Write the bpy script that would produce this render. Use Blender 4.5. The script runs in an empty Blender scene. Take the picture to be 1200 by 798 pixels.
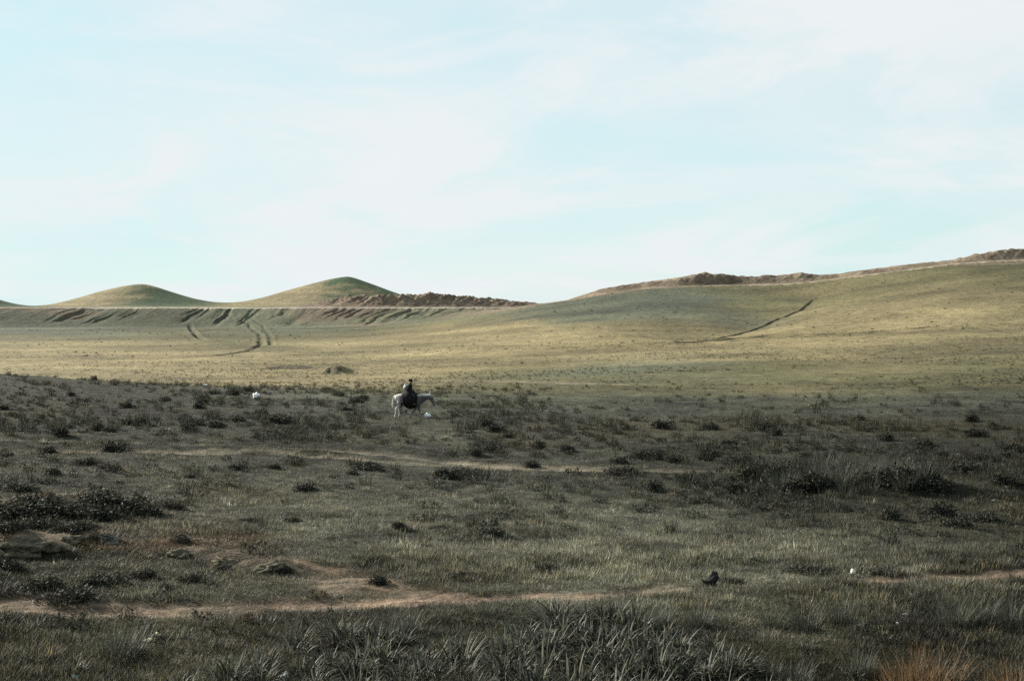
import bpy, bmesh, math, random
import numpy as np
from mathutils import Vector, Matrix

random.seed(7)
rng = np.random.default_rng(11)
R = math.radians
sc = bpy.context.scene
COL = sc.collection

# ---------------------------------------------------------------- camera
F = 50.0 / 36.0 * 1200.0          # focal length in pixels of a 1200 wide frame
ZC, VH = 5.2, 363.0               # eye height above the meadow, row of the eye level
cam = bpy.data.cameras.new('camera')
cam.lens = 50; cam.sensor_width = 36; cam.shift_y = -36.0 / 1200.0
cam.clip_start = 0.1; cam.clip_end = 20000
cam_o = bpy.data.objects.new('camera', cam); COL.objects.link(cam_o)
cam_o.location = (0, 0, ZC); cam_o.rotation_euler = (R(90), 0, 0)
sc.camera = cam_o

# ---------------------------------------------------------------- sky and sun
SUN_DIR = Vector((-0.80, 0.52, 0.40)).normalized()     # towards the sun: left and behind the rider
sun_el = math.asin(SUN_DIR.z)
sun_az = math.atan2(SUN_DIR.x, SUN_DIR.y)              # from +Y, clockwise
EXPOSURE = 1.5
w = bpy.data.worlds.new('World'); sc.world = w; w.use_nodes = True
nt = w.node_tree; nt.nodes.clear()
N = nt.nodes.new; L = nt.links.new
out = N('ShaderNodeOutputWorld'); bg = N('ShaderNodeBackground')
sky = N('ShaderNodeTexSky'); sky.sky_type = 'NISHITA'; sky.sun_disc = False
sky.sun_elevation = sun_el; sky.sun_rotation = sun_az; sky.altitude = 400
sky.air_density = 1.0; sky.dust_density = 0.6; sky.ozone_density = 1.0
tc = N('ShaderNodeTexCoord'); sep = N('ShaderNodeSeparateXYZ'); L(tc.outputs['Generated'], sep.inputs[0])
def wmath(op, a, b=None):
    n = N('ShaderNodeMath'); n.operation = op
    for i, s in enumerate((a, b)):
        if s is None: continue
        if isinstance(s, (int, float)): n.inputs[i].default_value = s
        else: L(s, n.inputs[i])
    return n.outputs[0]
zz = wmath('ADD', wmath('MAXIMUM', sep.outputs[2], 0.0), 0.16)
cx = wmath('DIVIDE', sep.outputs[0], zz); cy = wmath('DIVIDE', sep.outputs[1], zz)
comb = N('ShaderNodeCombineXYZ'); L(cx, comb.inputs[0]); L(cy, comb.inputs[1])
def wnoise(scale, detail, rough, off, stretch=(1, 1, 1)):
    mp = N('ShaderNodeMapping'); L(comb.outputs[0], mp.inputs[0])
    mp.inputs['Location'].default_value = off; mp.inputs['Scale'].default_value = stretch
    n = N('ShaderNodeTexNoise'); n.inputs['Scale'].default_value = scale
    n.inputs['Detail'].default_value = detail; n.inputs['Roughness'].default_value = rough
    n.inputs['Distortion'].default_value = 0.6
    L(mp.outputs[0], n.inputs['Vector']); return n.outputs['Fac']
def wramp(s, a, b, lo=0.0, hi=1.0):
    m = N('ShaderNodeMapRange'); m.interpolation_type = 'SMOOTHSTEP'
    m.inputs[1].default_value = a; m.inputs[2].default_value = b
    m.inputs[3].default_value = lo; m.inputs[4].default_value = hi
    L(s, m.inputs[0]); return m.outputs[0]
big = wramp(wnoise(0.55, 6, 0.55, (3.1, 1.2, 0), (1.0, .75, 1)), 0.38, 0.60)
wisp = wramp(wnoise(1.2, 8, 0.62, (7.3, 2.2, 1.0), (1.0, .8, 1)), 0.42, 0.58)
cloud = wmath('MINIMUM', wmath('ADD', wmath('MULTIPLY', big, 0.5), wmath('MULTIPLY', wisp, 0.5)), 1.0)
SKY_STR = 0.075
scl = N('ShaderNodeMix'); scl.data_type = 'RGBA'; scl.blend_type = 'MULTIPLY'
scl.inputs[0].default_value = 1.0
L(sky.outputs[0], scl.inputs[6])
scl.inputs[7].default_value = (SKY_STR * 0.84, SKY_STR * 1.0, SKY_STR * 0.93, 1)
veil = N('ShaderNodeMix'); veil.data_type = 'RGBA'
L(wramp(wnoise(0.30, 4, 0.5, (1.7, 5.2, 0)), 0.32, 0.66, 0.74, 0.97), veil.inputs[0])
L(scl.outputs[2], veil.inputs[6]); veil.inputs[7].default_value = (0.330, 0.430, 0.448, 1)
mixc = N('ShaderNodeMix'); mixc.data_type = 'RGBA'
L(wmath('MULTIPLY', cloud, 0.95), mixc.inputs[0])
L(veil.outputs[2], mixc.inputs[6]); mixc.inputs[7].default_value = (0.425, 0.442, 0.450, 1)
L(mixc.outputs[2], bg.inputs['Color']); bg.inputs['Strength'].default_value = 0.71
L(bg.outputs[0], out.inputs[0])

sun = bpy.data.lights.new('sun', 'SUN'); sun.energy = 5.0; sun.angle = R(0.55); sun.color = (1.0, 0.93, 0.80)
sun_o = bpy.data.objects.new('sun', sun); COL.objects.link(sun_o)
sun_o.rotation_euler = SUN_DIR.to_track_quat('Z', 'Y').to_euler()
sun_o.location = (-60, 60, 60)

vs = sc.view_settings
vs.view_transform = 'Standard'; vs.look = 'None'; vs.exposure = EXPOSURE; vs.gamma = 1.0; vs.use_curve_mapping = False
sc.cycles.max_bounces = 6; sc.cycles.diffuse_bounces = 3; sc.cycles.transmission_bounces = 3
sc.cycles.transparent_max_bounces = 4; sc.cycles.caustics_reflective = False; sc.cycles.caustics_refractive = False
sc.cycles.use_denoising = False
sc.cycles.pixel_filter_type = 'BLACKMAN_HARRIS'

# ================================================================ helpers
def tag(o, label=None, cat=None, group=None, kind=None):
    if label: o['label'] = label
    if cat: o['category'] = cat
    if group: o['group'] = group
    if kind: o['kind'] = kind
    return o

def link(name, mesh, mat=None, parent=None):
    o = bpy.data.objects.new(name, mesh); COL.objects.link(o)
    if mat is not None and not mesh.materials: mesh.materials.append(mat)
    if parent: o.parent = parent
    return o

def empty(name, loc, rz=0.0):
    o = bpy.data.objects.new(name, None); COL.objects.link(o)
    o.location = loc; o.rotation_euler = (0, 0, rz); o.empty_display_size = 0.2
    return o

def sstep(a, b, x):
    t = np.clip((x - a) / (b - a), 0, 1); return t * t * (3 - 2 * t)

def _h(ix, iy, seed):
    n = (ix.astype(np.int64) * 374761393 + iy.astype(np.int64) * 668265263 + seed * 974711) & 0xFFFFFFFF
    n = ((n ^ (n >> 13)) * 1274126177) & 0xFFFFFFFF
    n = n ^ (n >> 16)
    return (n & 0xFFFFFF) / float(0xFFFFFF)

def vnoise(x, y, seed=0):
    ix = np.floor(x); iy = np.floor(y); fx = x - ix; fy = y - iy
    fx = fx * fx * fx * (fx * (fx * 6 - 15) + 10); fy = fy * fy * fy * (fy * (fy * 6 - 15) + 10)
    a = _h(ix, iy, seed); b = _h(ix + 1, iy, seed); c = _h(ix, iy + 1, seed); d = _h(ix + 1, iy + 1, seed)
    return (a + (b - a) * fx) * (1 - fy) + (c + (d - c) * fx) * fy

def fbm(x, y, seed=0, octv=4, gain=0.5):
    s = 0; a = 1.0; t = 0
    for k in range(octv):
        c, q = math.cos(0.7 * k + 0.3), math.sin(0.7 * k + 0.3)
        s = s + a * vnoise((x * c - y * q) * 2 ** k + 17.3 * k, (x * q + y * c) * 2 ** k - 9.1 * k, seed + k)
        t += a; a *= gain
    return s / t * 2 - 1          # about -1..1

# ================================================================ terrain height
UG = np.linspace(-400, 1600, 201)                    # columns of the survey table
LD = np.linspace(math.log(14), math.log(3000), 260)  # rows, log of the depth
def vrow(d, pts):                                    # rows given as picture rows -> heights
    us = [p[0] for p in pts]; vsr = [p[1] for p in pts]
    v = np.interp(UG, us, vsr); return ZC - (v - VH) * d / F
def zrow(pts):
    return np.interp(UG, [p[0] for p in pts], [p[1] for p in pts])
rows = [
    (14, zrow([(0, 0.1), (1200, 0.1)])),
    (20, zrow([(0, 0.0), (600, 0.05), (1200, 0.0)])),
    (30, zrow([(0, 0.25), (200, 0.1), (400, 0), (1200, 0)])),
    (37, zrow([(0, 0.25), (200, 0.05), (400, -0.1), (1200, -0.05)])),
    (50, zrow([(0, 0.1), (600, -0.05), (1200, 0.05)])),
    (70, zrow([(0, 0.35), (200, 0.12), (400, 0), (1200, 0.1)])),
    (98, zrow([(-200, 1.5), (0, 0.95), (150, 0.22), (300, -0.25), (450, -0.6), (600, -0.8), (1200, -0.5)])),
    (125, zrow([(-200, -0.9), (0, -1.2), (300, -1.5), (450, -1.5), (600, -1.35), (1200, -0.9)])),
    (200, zrow([(0, -3.1), (300, -3.0), (450, -2.8), (600, -2.3), (750, -1.3), (900, -1.0), (1050, -0.8), (1200, 0.0), (1400, 0.8)])),
    (300, zrow([(0, -3.5), (300, -3.3), (450, -3.0), (600, -1.5), (750, 0.4), (900, 1.2), (1050, 2.0), (1200, 3.0), (1400, 4)])),
    (400, vrow(400, [(0, 394), (300, 393), (420, 393), (500, 387), (600, 374), (680, 366), (760, 361), (880, 361), (950, 350), (1050, 344), (1200, 331), (1400, 322)])),
    (500, vrow(500, [(0, 386), (300, 385), (450, 382), (540, 372), (600, 361), (650, 354), (700, 345), (750, 336), (800, 334), (850, 333), (900, 332.5), (950, 330), (1000, 323), (1050, 317), (1100, 309), (1150, 304), (1200, 303), (1400, 300)])),
    (530, vrow(530, [(0, 384), (300, 383), (450, 379), (540, 368), (600, 360), (650, 354), (700, 346), (750, 338), (800, 335), (900, 333), (950, 331), (1000, 324), (1050, 318), (1100, 310), (1200, 304), (1400, 301)])),
    (640, vrow(640, [(0, 378), (300, 378), (500, 374), (600, 361), (700, 352), (800, 343), (950, 340), (1050, 327), (1200, 317), (1400, 310)])),
    (1000, zrow([(0, 3), (600, 5), (800, 10), (1400, 14)])),
    (3000, zrow([(0, -2), (1400, 2)])),
]
rd = np.log(np.array([r_[0] for r_ in rows])); rz = np.array([r_[1] for r_ in rows])
TAB = np.array([np.interp(LD, rd, rz[:, j]) for j in range(len(UG))]).T
def blur(a, sig, axis):
    k = np.arange(-int(3 * sig) - 1, int(3 * sig) + 2); g = np.exp(-k ** 2 / (2 * sig * sig)); g /= g.sum()
    p = [(0, 0), (0, 0)]; p[axis] = (len(k) // 2, len(k) // 2)
    b = np.pad(a, p, mode='edge')
    return np.apply_along_axis(lambda m: np.convolve(m, g, 'valid'), axis, b)
TAB = blur(blur(TAB, 1.8, 0), 2.6, 1)

def bil(tab, u, d):
    fu = np.clip((u - UG[0]) / (UG[1] - UG[0]), 0, len(UG) - 1.001)
    fd = np.clip((np.log(np.maximum(d, 14)) - LD[0]) / (LD[1] - LD[0]), 0, len(LD) - 1.001)
    iu = fu.astype(int); idd = fd.astype(int); fu = fu - iu; fd = fd - idd
    if tab.ndim == 3: fu = fu[..., None]; fd = fd[..., None]
    return ((tab[idd, iu] * (1 - fu) + tab[idd, iu + 1] * fu) * (1 - fd)
            + (tab[idd + 1, iu] * (1 - fu) + tab[idd + 1, iu + 1] * fu) * fd)

def to_u(x, y):
    return np.clip(600 + F * x / np.maximum(y, 4.0), -400, 1600)

HILLS = [  # u, depth, height, width, exponent
    (168, 750, 12.8, 30, 1.6), (114, 752, 3.6, 25, 1.7), (408, 760, 17.4, 36, 1.5), (342, 762, 3.4, 26, 1.8), (-40, 690, 9.5, 20, 1.7)]
def terrace(u, y):            # cut road bench across the left: mask, ramp position
    m = 1 - sstep(600, 690, u)
    front = 526 + 10 * np.sin(u / 90.0)
    return m, front
def bank_profile(u):          # spoil heap above the bench, metres
    return np.interp(u, [345, 375, 400, 430, 470, 505, 540, 580, 620, 660], [0, 2.2, 3.7, 4.6, 4.9, 5.2, 4.6, 3.4, 1.9, 0])
def ridge_profile(u):         # spoil ridge on the crest of the right hill, metres
    return 0.307 * np.interp(u, [665, 700, 730, 760, 800, 820, 860, 900, 940, 960, 1000, 1080, 1110, 1140, 1200, 1500], [0, 5, 6, 6, 9, 11.5, 9.5, 10, 10, 6, 5, 4.5, 5.5, 9, 11, 11])

FOLD = None
def H0(x, y):
    u = to_u(x, y)
    z = bil(TAB, u, y)
    # slope the photographer stands on
    z = z + 3.6 * (1 - sstep(1.0, 13.0, y))
    # round hills
    fh = y > 560
    if np.any(fh):
        xf, yf = x[fh], y[fh]
        for (hu, hd, ha, hw, he) in HILLS:
            xc = (hu - 600) / F * hd
            r = np.sqrt((xf - xc) ** 2 + ((yf - hd) * 0.8) ** 2)
            z[fh] += ha * np.exp(-(r / hw) ** he)
        rise = np.clip((z[fh] - 7.5) / 6.0, 0, 1) * (yf > 640)
        z[fh] += rise * (.9 * fbm(xf / 18, yf / 18, 35, 4, .55) + .35 * fbm(xf / 5, yf / 5, 36, 2))
    far = (y > 420) & (y < 1100)
    if np.any(far):
        z[far] = _far(x[far], y[far], u[far], z[far])
    hs = (y > 230) & (y < 520) & (u > 520)
    if np.any(hs):
        xh, yh = x[hs], y[hs]; k = sstep(230, 330, yh) * (1 - sstep(470, 515, yh)) * sstep(540, 680, u[hs])
        z[hs] += k * (1.1 * fbm(xh / 34, yh / 110, 37, 3) + .7 * fbm(xh / 60, yh / 26, 38, 3))
        if FOLD is not None:
            d_, t_ = pdist(xh, yh, FOLD); z[hs] -= k * 3.2 * np.exp(-np.sqrt(d_ ** 2 + 9) / 15.0)
    return z

def _far(x, y, u, z):
    # cut bench with a steep eroded face
    m, front = terrace(u, y)
    ramp = sstep(0, 1, (y - front) / 30.0) * 0.45 + np.clip((y - front) / 30.0, 0, 1) * 0.55
    zt = 6.1 + 0.35 * sstep(560, 640, y) - 1.9 * sstep(600, 690, y)
    s = x - 0.32 * (y - 526) * (1 + .6 * fbm(x / 25, y / 90, 30, 2)) + 2.0 * fbm(x / 7, y / 7, 31, 3)
    fur = np.abs(fbm(s / 3.6, y / 60, 41, 3)) * 1.3 + 0.6 * np.maximum(fbm(s / 7.0, y / 80, 43, 2), 0)
    face = np.clip((y - front) / 30.0, 0, 1)
    face0 = .15 + .5 * fbm(x / 9, y / 300, 46, 3)
    facem = sstep(face0, face0 + .35, face) * (1 - sstep(0.90, 1.0, face)) * m
    keep = m * np.clip(ramp, 0, 1)
    zb = np.where(y > front + 30, zt, z * (1 - ramp) + zt * ramp)
    hillsum = 0
    for (hu, hd, ha, hw, he) in HILLS:
        xc = (hu - 600) / F * hd
        hillsum = hillsum + ha * np.exp(-(np.sqrt((x - xc) ** 2 + ((y - hd) * 0.8) ** 2) / hw) ** he)
    fade = 1 - sstep(760, 1000, y)
    zb = np.where(y > front + 30, zt * fade + (z - hillsum) * (1 - fade) + hillsum, zb)
    z = z * (1 - m) + zb * m
    z = z - facem * np.minimum(fur, 1.6) * (.2 + .8 * sstep(-.35, .45, fbm(x / 22, y / 200, 45, 2)))
    # spoil heap on the bench
    hp = bank_profile(u)
    yy = y - (front + 36)
    sec = sstep(0, 1, yy / 14.0) * (1 - sstep(22, 42, yy))
    s2 = x - 0.45 * yy
    rub = 1 + 0.34 * fbm(x / 5.0, y / 5.0, 55, 4, .6) - 0.42 * np.abs(fbm(s2 / 3.2, y / 30, 57, 3)) + 0.16 * fbm(x / 1.3, y / 1.3, 58, 2)
    z = z + hp * sec * rub
    # spoil ridge on the crest to the right
    rp = ridge_profile(u)
    yy = y - 508
    sec = sstep(0, 8, yy) * (1 - sstep(13, 30, yy))
    rub = 1.05 + 0.5 * fbm(x / 22.0, y / 14.0, 61, 3, 0.5) + .22 * fbm(x / 2.6, y / 2.6, 62, 4, .6) - 0.2 * np.abs(fbm((x - 0.8 * yy) / 3.4, y / 9, 63, 3))
    z = z + rp * sec * rub
    fm = sstep(-22, -8, yy) * (1 - sstep(-6, -3, yy)) * sstep(690, 760, u)
    z = z - fm * 0.7 * np.abs(fbm((x - 0.3 * yy) / 4.0, y / 40, 66, 3))
    return z

DS = np.exp(np.linspace(math.log(12), math.log(900), 2400))
def hit(u, v):
    """point of the smooth terrain seen at that place of the photograph"""
    D_ = DS[DS < 190] if v > 440 else DS
    xs = (u - 600) / F * D_
    zs = H0(xs, D_); rayz = ZC - (v - VH) / F * D_
    k = np.argmax(zs >= rayz)
    if zs[k] < rayz[k]: k = len(D_) - 1
    return Vector((xs[k], D_[k], zs[k]))

def poly(px):
    return np.array([[*hit(u, v)][:2] for u, v in px])
def pdist(x, y, P):
    """distance to a polyline and position along it 0..1"""
    best = np.full(x.shape, 1e9); tt = np.zeros(x.shape); n = len(P) - 1
    for i in range(n):
        a, b = P[i], P[i + 1]; ab = b - a; l2 = max((ab ** 2).sum(), 1e-9)
        t = np.clip(((x - a[0]) * ab[0] + (y - a[1]) * ab[1]) / l2, 0, 1)
        d = np.hypot(x - a[0] - t * ab[0], y - a[1] - t * ab[1])
        c = d < best; best = np.where(c, d, best); tt = np.where(c, (i + t) / n, tt)
    return best, tt

TRACK_A = poly([(-160, 726), (-60, 720), (60, 716), (160, 716), (250, 714), (330, 708), (400, 706), (470, 704), (560, 703), (680, 699), (760, 695), (880, 689), (980, 688), (1060, 684), (1130, 681), (1260, 677), (1400, 672)])
TRACK_A2 = poly([(540, 699), (480, 693), (440, 689), (400, 681), (360, 670), (320, 662), (270, 652), (215, 640)])
TRACK_B1 = poly([(-160, 518), (0, 519), (150, 521), (300, 526), (420, 534), (560, 545), (700, 548), (760, 548)])
TRACK_B2 = poly([(60, 531), (150, 531), (300, 534), (460, 543), (620, 550), (800, 553), (900, 549), (1000, 548)])
TRACK_C = poly([(360, 454), (430, 450), (500, 447), (580, 447), (700, 451), (780, 452)])
GULLY_1 = poly([(700, 407), (745, 402), (790, 396), (820, 390), (850, 382), (876, 376), (900, 368), (920, 360), (935, 354), (948, 346), (958, 338)])
FOLD = GULLY_1.copy()
GULLY_2 = poly([(560, 409), (640, 409), (720, 406), (800, 402), (900, 394), (1000, 390), (1100, 384), (1260, 378)])
SLIT_1 = poly([(300, 432), (330, 431), (372, 432)])
SLIT_2 = poly([(373, 438), (388, 437), (404, 438)])
WASH_1 = poly([(222, 376), (226, 388), (234, 397), (240, 399)])
WASH_2 = poly([(278, 373), (292, 380), (305, 392), (306, 404), (290, 412), (240, 418), (120, 422), (-60, 424)])
WASH_3 = poly([(292, 372), (308, 382), (317, 395), (318, 406)])
MOUNDS = []   # x, y, radius along x, along y, height, earthy
for (u, v, rx, ry, h, e) in [(25, 650, 1.0, 0.8, 0.42, .8), (95, 640, 0.7, 0.6, 0.22, .7), (20, 600, 1.5, 1.2, 0.22, .3), (110, 602, 1.5, 1.2, 0.26, .2), (150, 596, 0.9, 0.7, .18, .1), (70, 590, 1.2, .5, .1, 1),
                            (225, 655, .5, .35, .12, .45), (268, 662, .55, .32, .14, .5), (315, 668, .65, .35, .14, .5), (215, 642, .5, .5, .12, .2),
                            (575, 628, .6, .35, .16, 0), (470, 622, .4, .3, .14, .4), (1120, 580, 3.0, 1.4, .3, 0), (980, 560, 3.5, 1.4, .25, 0),
                            (640, 660, 1.2, .7, .1, 0), (1040, 700, 2.0, 1.0, .12, 0), (400, 690, .5, .4, .08, .6), (430, 680, .6, .4, .08, .6)]:
    p = hit(u, v); MOUNDS.append((p.x, p.y, rx, ry, h, e))

def detail(x, y):
    """small relief, cut tracks and gullies, bare earth weight"""
    dz = np.zeros_like(x); earth = np.zeros_like(x); damp_shade = np.zeros_like(x)
    n = y < 190
    if np.any(n):
        a, b = _detail_near(x[n], y[n]); dz[n] = a; earth[n] = b
    f = y > 110
    if np.any(f):
        a, c = _detail_far(x[f], y[f]); dz[f] += a; damp_shade[f] = c
    return dz, earth, damp_shade

def _detail_near(x, y):
    near = 1 - sstep(110, 190, y)
    dz = near * (0.16 * fbm(x / 9, y / 9, 3, 3) + 0.085 * fbm(x / 2.2, y / 2.2, 5, 3) + 0.035 * fbm(x / 0.5, y / 0.5, 8, 2))
    earth = np.zeros_like(x)
    wob = fbm(x / 1.3, y / 1.3, 21, 3)
    d, t = pdist(x, y, TRACK_A)
    fadeA = 1 - 0.9 * sstep(0.62, 0.66, t) * (1 - sstep(0.74, 0.78, t))
    a = (1 - sstep(0.22, 0.72, d + 0.34 * wob)) * fadeA * (.45 + .55 * sstep(-.45, .15, fbm(x / .9, y / .45, 24, 3)))
    a = np.where(y < 45, a, 0); dz = dz - 0.06 * a; earth = np.maximum(earth, a)
    d, t = pdist(x, y, TRACK_A2)
    wid = 0.35 + 0.75 * sstep(0.0, 0.3, t) - 0.55 * sstep(0.45, 0.9, t)
    a = 1 - sstep(0.35, 1.0, (d + 0.7 * wob) / wid)
    a = np.where(y < 45, a, 0) * (1 - 0.6 * sstep(0.45, 0.8, t)) * (.35 + .65 * sstep(-.4, .2, fbm(x / .8, y / .5, 25, 3))); earth = np.maximum(earth, a)
    for P, hw in ((TRACK_B1, .36), (TRACK_B2, .32)):
        d, t = pdist(x, y, P)
        a = (1 - sstep(hw * 0.4, hw * 1.7, d + 0.3 * wob)) * (1 - sstep(0.80, 1.0, t) * 0.8)
        a = a * (0.55 + 0.45 * sstep(-0.3, 0.3, fbm(x / 3.0, y / 3.0, 23, 2)))
        dz = dz - 0.07 * a; earth = np.maximum(earth, a * 0.85)
    d, t = pdist(x, y, TRACK_B1); dz = dz + 0.16 * np.exp(-((d - 1.6) / 0.7) ** 2) * (y > 50) * (y < 75)
    d, t = pdist(x, y, TRACK_C)
    a = (1 - sstep(0.5, 2.2, d + 1.2 * wob)) * sstep(0, .15, t) * (1 - sstep(.85, 1, t)); earth = np.maximum(earth, a * 0.75)
    for (mx, my, rx, ry, h, e) in MOUNDS:
        s_ = (np.abs(x - mx) < 2.2 * rx) & (np.abs(y - my) < 2.2 * ry)
        if not np.any(s_): continue
        xs, ys = x[s_], y[s_]
        q = ((xs - mx) / rx) ** 2 + ((ys - my) / ry) ** 2
        dz[s_] += np.exp(-q ** 1.3) * h * (1 + 0.35 * fbm(xs / 0.6, ys / 0.6, 33, 3))
        earth[s_] = np.maximum(earth[s_], e * (1 - sstep(0.5, 1.25, q + 0.4 * wob[s_])))
    return dz, earth

def _detail_far(x, y):
    fr = sstep(110, 190, y)
    dz = fr * (0.30 * fbm(x / 26, y / 26, 12, 3) + 0.14 * fbm(x / 6, y / 6, 13, 2)) * (1 - sstep(300, 430, y) * 0.5)
    damp_shade = np.zeros_like(x)
    n1 = fbm(x / 4, y / 4, 27, 2); n2 = sstep(-0.5, 0.2, fbm(x / 14, y / 14, 29, 2))
    for P, hw, dep in ((GULLY_1, .5, .32), (GULLY_2, 1.6, 0.9), (WASH_1, 1.0, .8), (WASH_2, .9, 0.4), (WASH_3, .8, 0.3)):
        s_ = (x > P[:, 0].min() - 6) & (x < P[:, 0].max() + 6) & (y > P[:, 1].min() - 6) & (y < P[:, 1].max() + 6)
        if not np.any(s_): continue
        d, t = pdist(x[s_], y[s_], P)
        dn = d + 0.35 * hw * n1[s_]
        ends = sstep(0, .08, t) * (1 - sstep(.92, 1, t))
        a = (1 - sstep(hw * 0.35, hw, dn)) * ends
        a = a * ((0.5 + 0.5 * n2[s_]) if P is not GULLY_1 and P is not GULLY_2 else 1)
        dz[s_] += -dep * a + 0.22 * dep * np.exp(-((dn - hw * 1.5) / (hw * 0.5)) ** 2) * ends
        if P is GULLY_1 or P is GULLY_2: a = (1 - sstep(hw * .7, hw * (2.6 if P is GULLY_1 else 2.0), dn)) * ends * (.75 if P is GULLY_1 else .6)
        damp_shade[s_] = np.maximum(damp_shade[s_], a * (.5 if P is WASH_2 or P is WASH_3 else 1))
    for P, h in ((SLIT_1, .62), (SLIT_2, .95)):
        s_ = (x > P[0, 0] - 2) & (x < P[-1, 0] + 2) & (y > P[:, 1].min() - 8) & (y < P[:, 1].max() + 28)
        if not np.any(s_): continue
        xs, ys = x[s_], y[s_]; yl = np.interp(xs, P[:, 0], P[:, 1]) + 1.2 * n1[s_]
        t = (xs - P[0, 0]) / (P[-1, 0] - P[0, 0]); ends = sstep(-.05, .4, t) * (1 - sstep(.55, 1.05, t)) * (.75 + .3 * n2[s_])
        sy = ys - yl
        dz[s_] += h * ends * sstep(-1.2, .6, sy) * (1 - sstep(1, 22, sy))
        damp_shade[s_] = np.maximum(damp_shade[s_], sstep(.1, .4, ends) * (sy > -3.0) * (sy < 1.2))  # shade of the bank face painted in the dark gully colour
    return dz, damp_shade

def H(x, y):
    return H0(x, y) + detail(x, y)[0]
def h1(x, y):
    return float(H(np.array([x]), np.array([y]))[0])
def at(u, v, sink=0.0):
    D_ = DS[DS < 190] if v > 440 else DS
    xs = (u - 600) / F * D_; zs = H(xs, D_); k = int(np.argmax(zs >= ZC - (v - VH) / F * D_))
    if k == 0: k = len(D_) - 1
    return Vector((xs[k], D_[k], zs[k] - sink))

# ================================================================ terrain colour (what grows there)
ALB = 0.77      # overall reflectance of the ground cover
PAL = {'S': (.195, .160, .085), 's': (.142, .120, .064), 'O': (.092, .086, .042), 'o': (.060, .056, .028), 'T': (.080, .086, .056), 't': (.056, .063, .045),
       'G': (.105, .108, .080), 'g': (.068, .070, .053), 'D': (.036, .038, .024), 'd': (.024, .025, .016), 'P': (.175, .140, .095), 'R': (.150, .098, .064), 'E': (.065, .090, .050)}
cmap = [
    (16, 'ddddddddddddd'), (22, 'DDoDDDDDDooDD'), (27, 'dDggGGGGGGggD'), (32, 'DDggGGGGGGggD'), (38, 'DggGGGGGGgDDD'), (46, 'DDgDggggDDddd'),
    (55, 'DDDDDggDDDDdd'), (66, 'DDDDgggggggDD'), (78, 'DDDDgttttttgg'), (92, 'DDDgGTTTTTTtt'), (106, 'ddDGOOOOOsOoo'), (125, 'OOsSSsOOOOOOo'),
    (160, 'SSSSSSOTTOsOO'), (210, 'SSSSSSSSSSSss'), (270, 'SSSSsSSSSSSSs'), (330, 'sSsOSSSSsSSSs'), (370, 'sOsOSSSTTsSss'), (400, 'OTOOsSTttOOsO'), (440, 'TTOTOSTttOsOo'),
    (480, 'TTOTOOTtTOOOo'), (510, 'tTTTTTPPPOsOP'), (560, 'TTTTRRRRPPPPP'), (640, 'ssSsssOOOPPPP'), (3000, 'OOOOOOOOOOOOO')]
cr = np.log(np.array([c[0] for c in cmap])); uc = np.arange(13) * 100.0
CT = np.zeros((len(LD), len(UG), 3))
for ch in range(3):
    g = np.array([np.interp(UG, uc, [PAL[k][ch] for k in row]) for _, row in cmap])
    CT[:, :, ch] = np.array([np.interp(LD, cr, g[:, j]) for j in range(len(UG))]).T

def _colour_far(x, y, u, c):
    # round hills: tan on the left flank, green on the right
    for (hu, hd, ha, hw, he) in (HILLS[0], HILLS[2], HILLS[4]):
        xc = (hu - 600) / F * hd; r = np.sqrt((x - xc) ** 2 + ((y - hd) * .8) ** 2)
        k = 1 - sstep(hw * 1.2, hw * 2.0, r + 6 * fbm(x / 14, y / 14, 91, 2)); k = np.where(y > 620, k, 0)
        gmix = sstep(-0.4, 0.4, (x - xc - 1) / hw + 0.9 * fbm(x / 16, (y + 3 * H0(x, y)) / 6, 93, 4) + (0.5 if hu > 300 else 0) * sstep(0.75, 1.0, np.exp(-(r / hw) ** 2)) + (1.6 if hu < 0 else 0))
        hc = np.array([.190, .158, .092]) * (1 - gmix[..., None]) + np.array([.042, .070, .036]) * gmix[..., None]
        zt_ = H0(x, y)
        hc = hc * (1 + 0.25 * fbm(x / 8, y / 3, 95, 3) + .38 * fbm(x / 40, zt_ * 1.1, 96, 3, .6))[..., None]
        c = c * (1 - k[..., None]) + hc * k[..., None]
    # the bench road, cut faces and spoil
    m, front = terrace(u, y); yy = y - front
    road = m * np.where((yy > 28.2) & (yy < 36.5), 1, 0)
    c = c * (1 - road[..., None]) + road[..., None] * np.array([.36, .33, .27])
    faceR = m * sstep(4, 14, yy) * (1 - sstep(28, 30, yy)) * sstep(0.15, .5, fbm(x / 30, y / 30, 101, 2) + 0.9 * sstep(310, 360, u) * (1 - sstep(395, 440, u)))
    c = c * (1 - .75 * faceR[..., None]) + .75 * faceR[..., None] * np.array([.115, .085, .062])
    hp = bank_profile(u); b = sstep(.4, 1.6, hp) * sstep(35, 39, yy) * (1 - sstep(72, 80, yy))
    bc = np.array([.155, .118, .085]) * (1 + 0.45 * fbm(x / 5, y / 5, 103, 4))[..., None]
    c = c * (1 - b[..., None]) + bc * b[..., None]
    rp = ridge_profile(u); yr = y - 508
    b = sstep(.3, 1.2, rp + .6 * fbm(x / 6, y / 6, 104, 3)) * sstep(-9, 3, yr + 7 * fbm(x / 5, y / 9, 102, 3)) * (1 - sstep(30, 38, yr))
    rc = np.array([.175, .136, .098]) * (1 + 0.8 * fbm(x / 7, y / 7, 105, 4))[..., None]
    c = c * (1 - b[..., None]) + rc * b[..., None]
    b = sstep(.5, .9, rp) * ((yr > -5) & (yr < -0.5)); c = c * (1 - b[..., None]) + np.array([.29, .25, .19]) * b[..., None]
    return c

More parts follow.
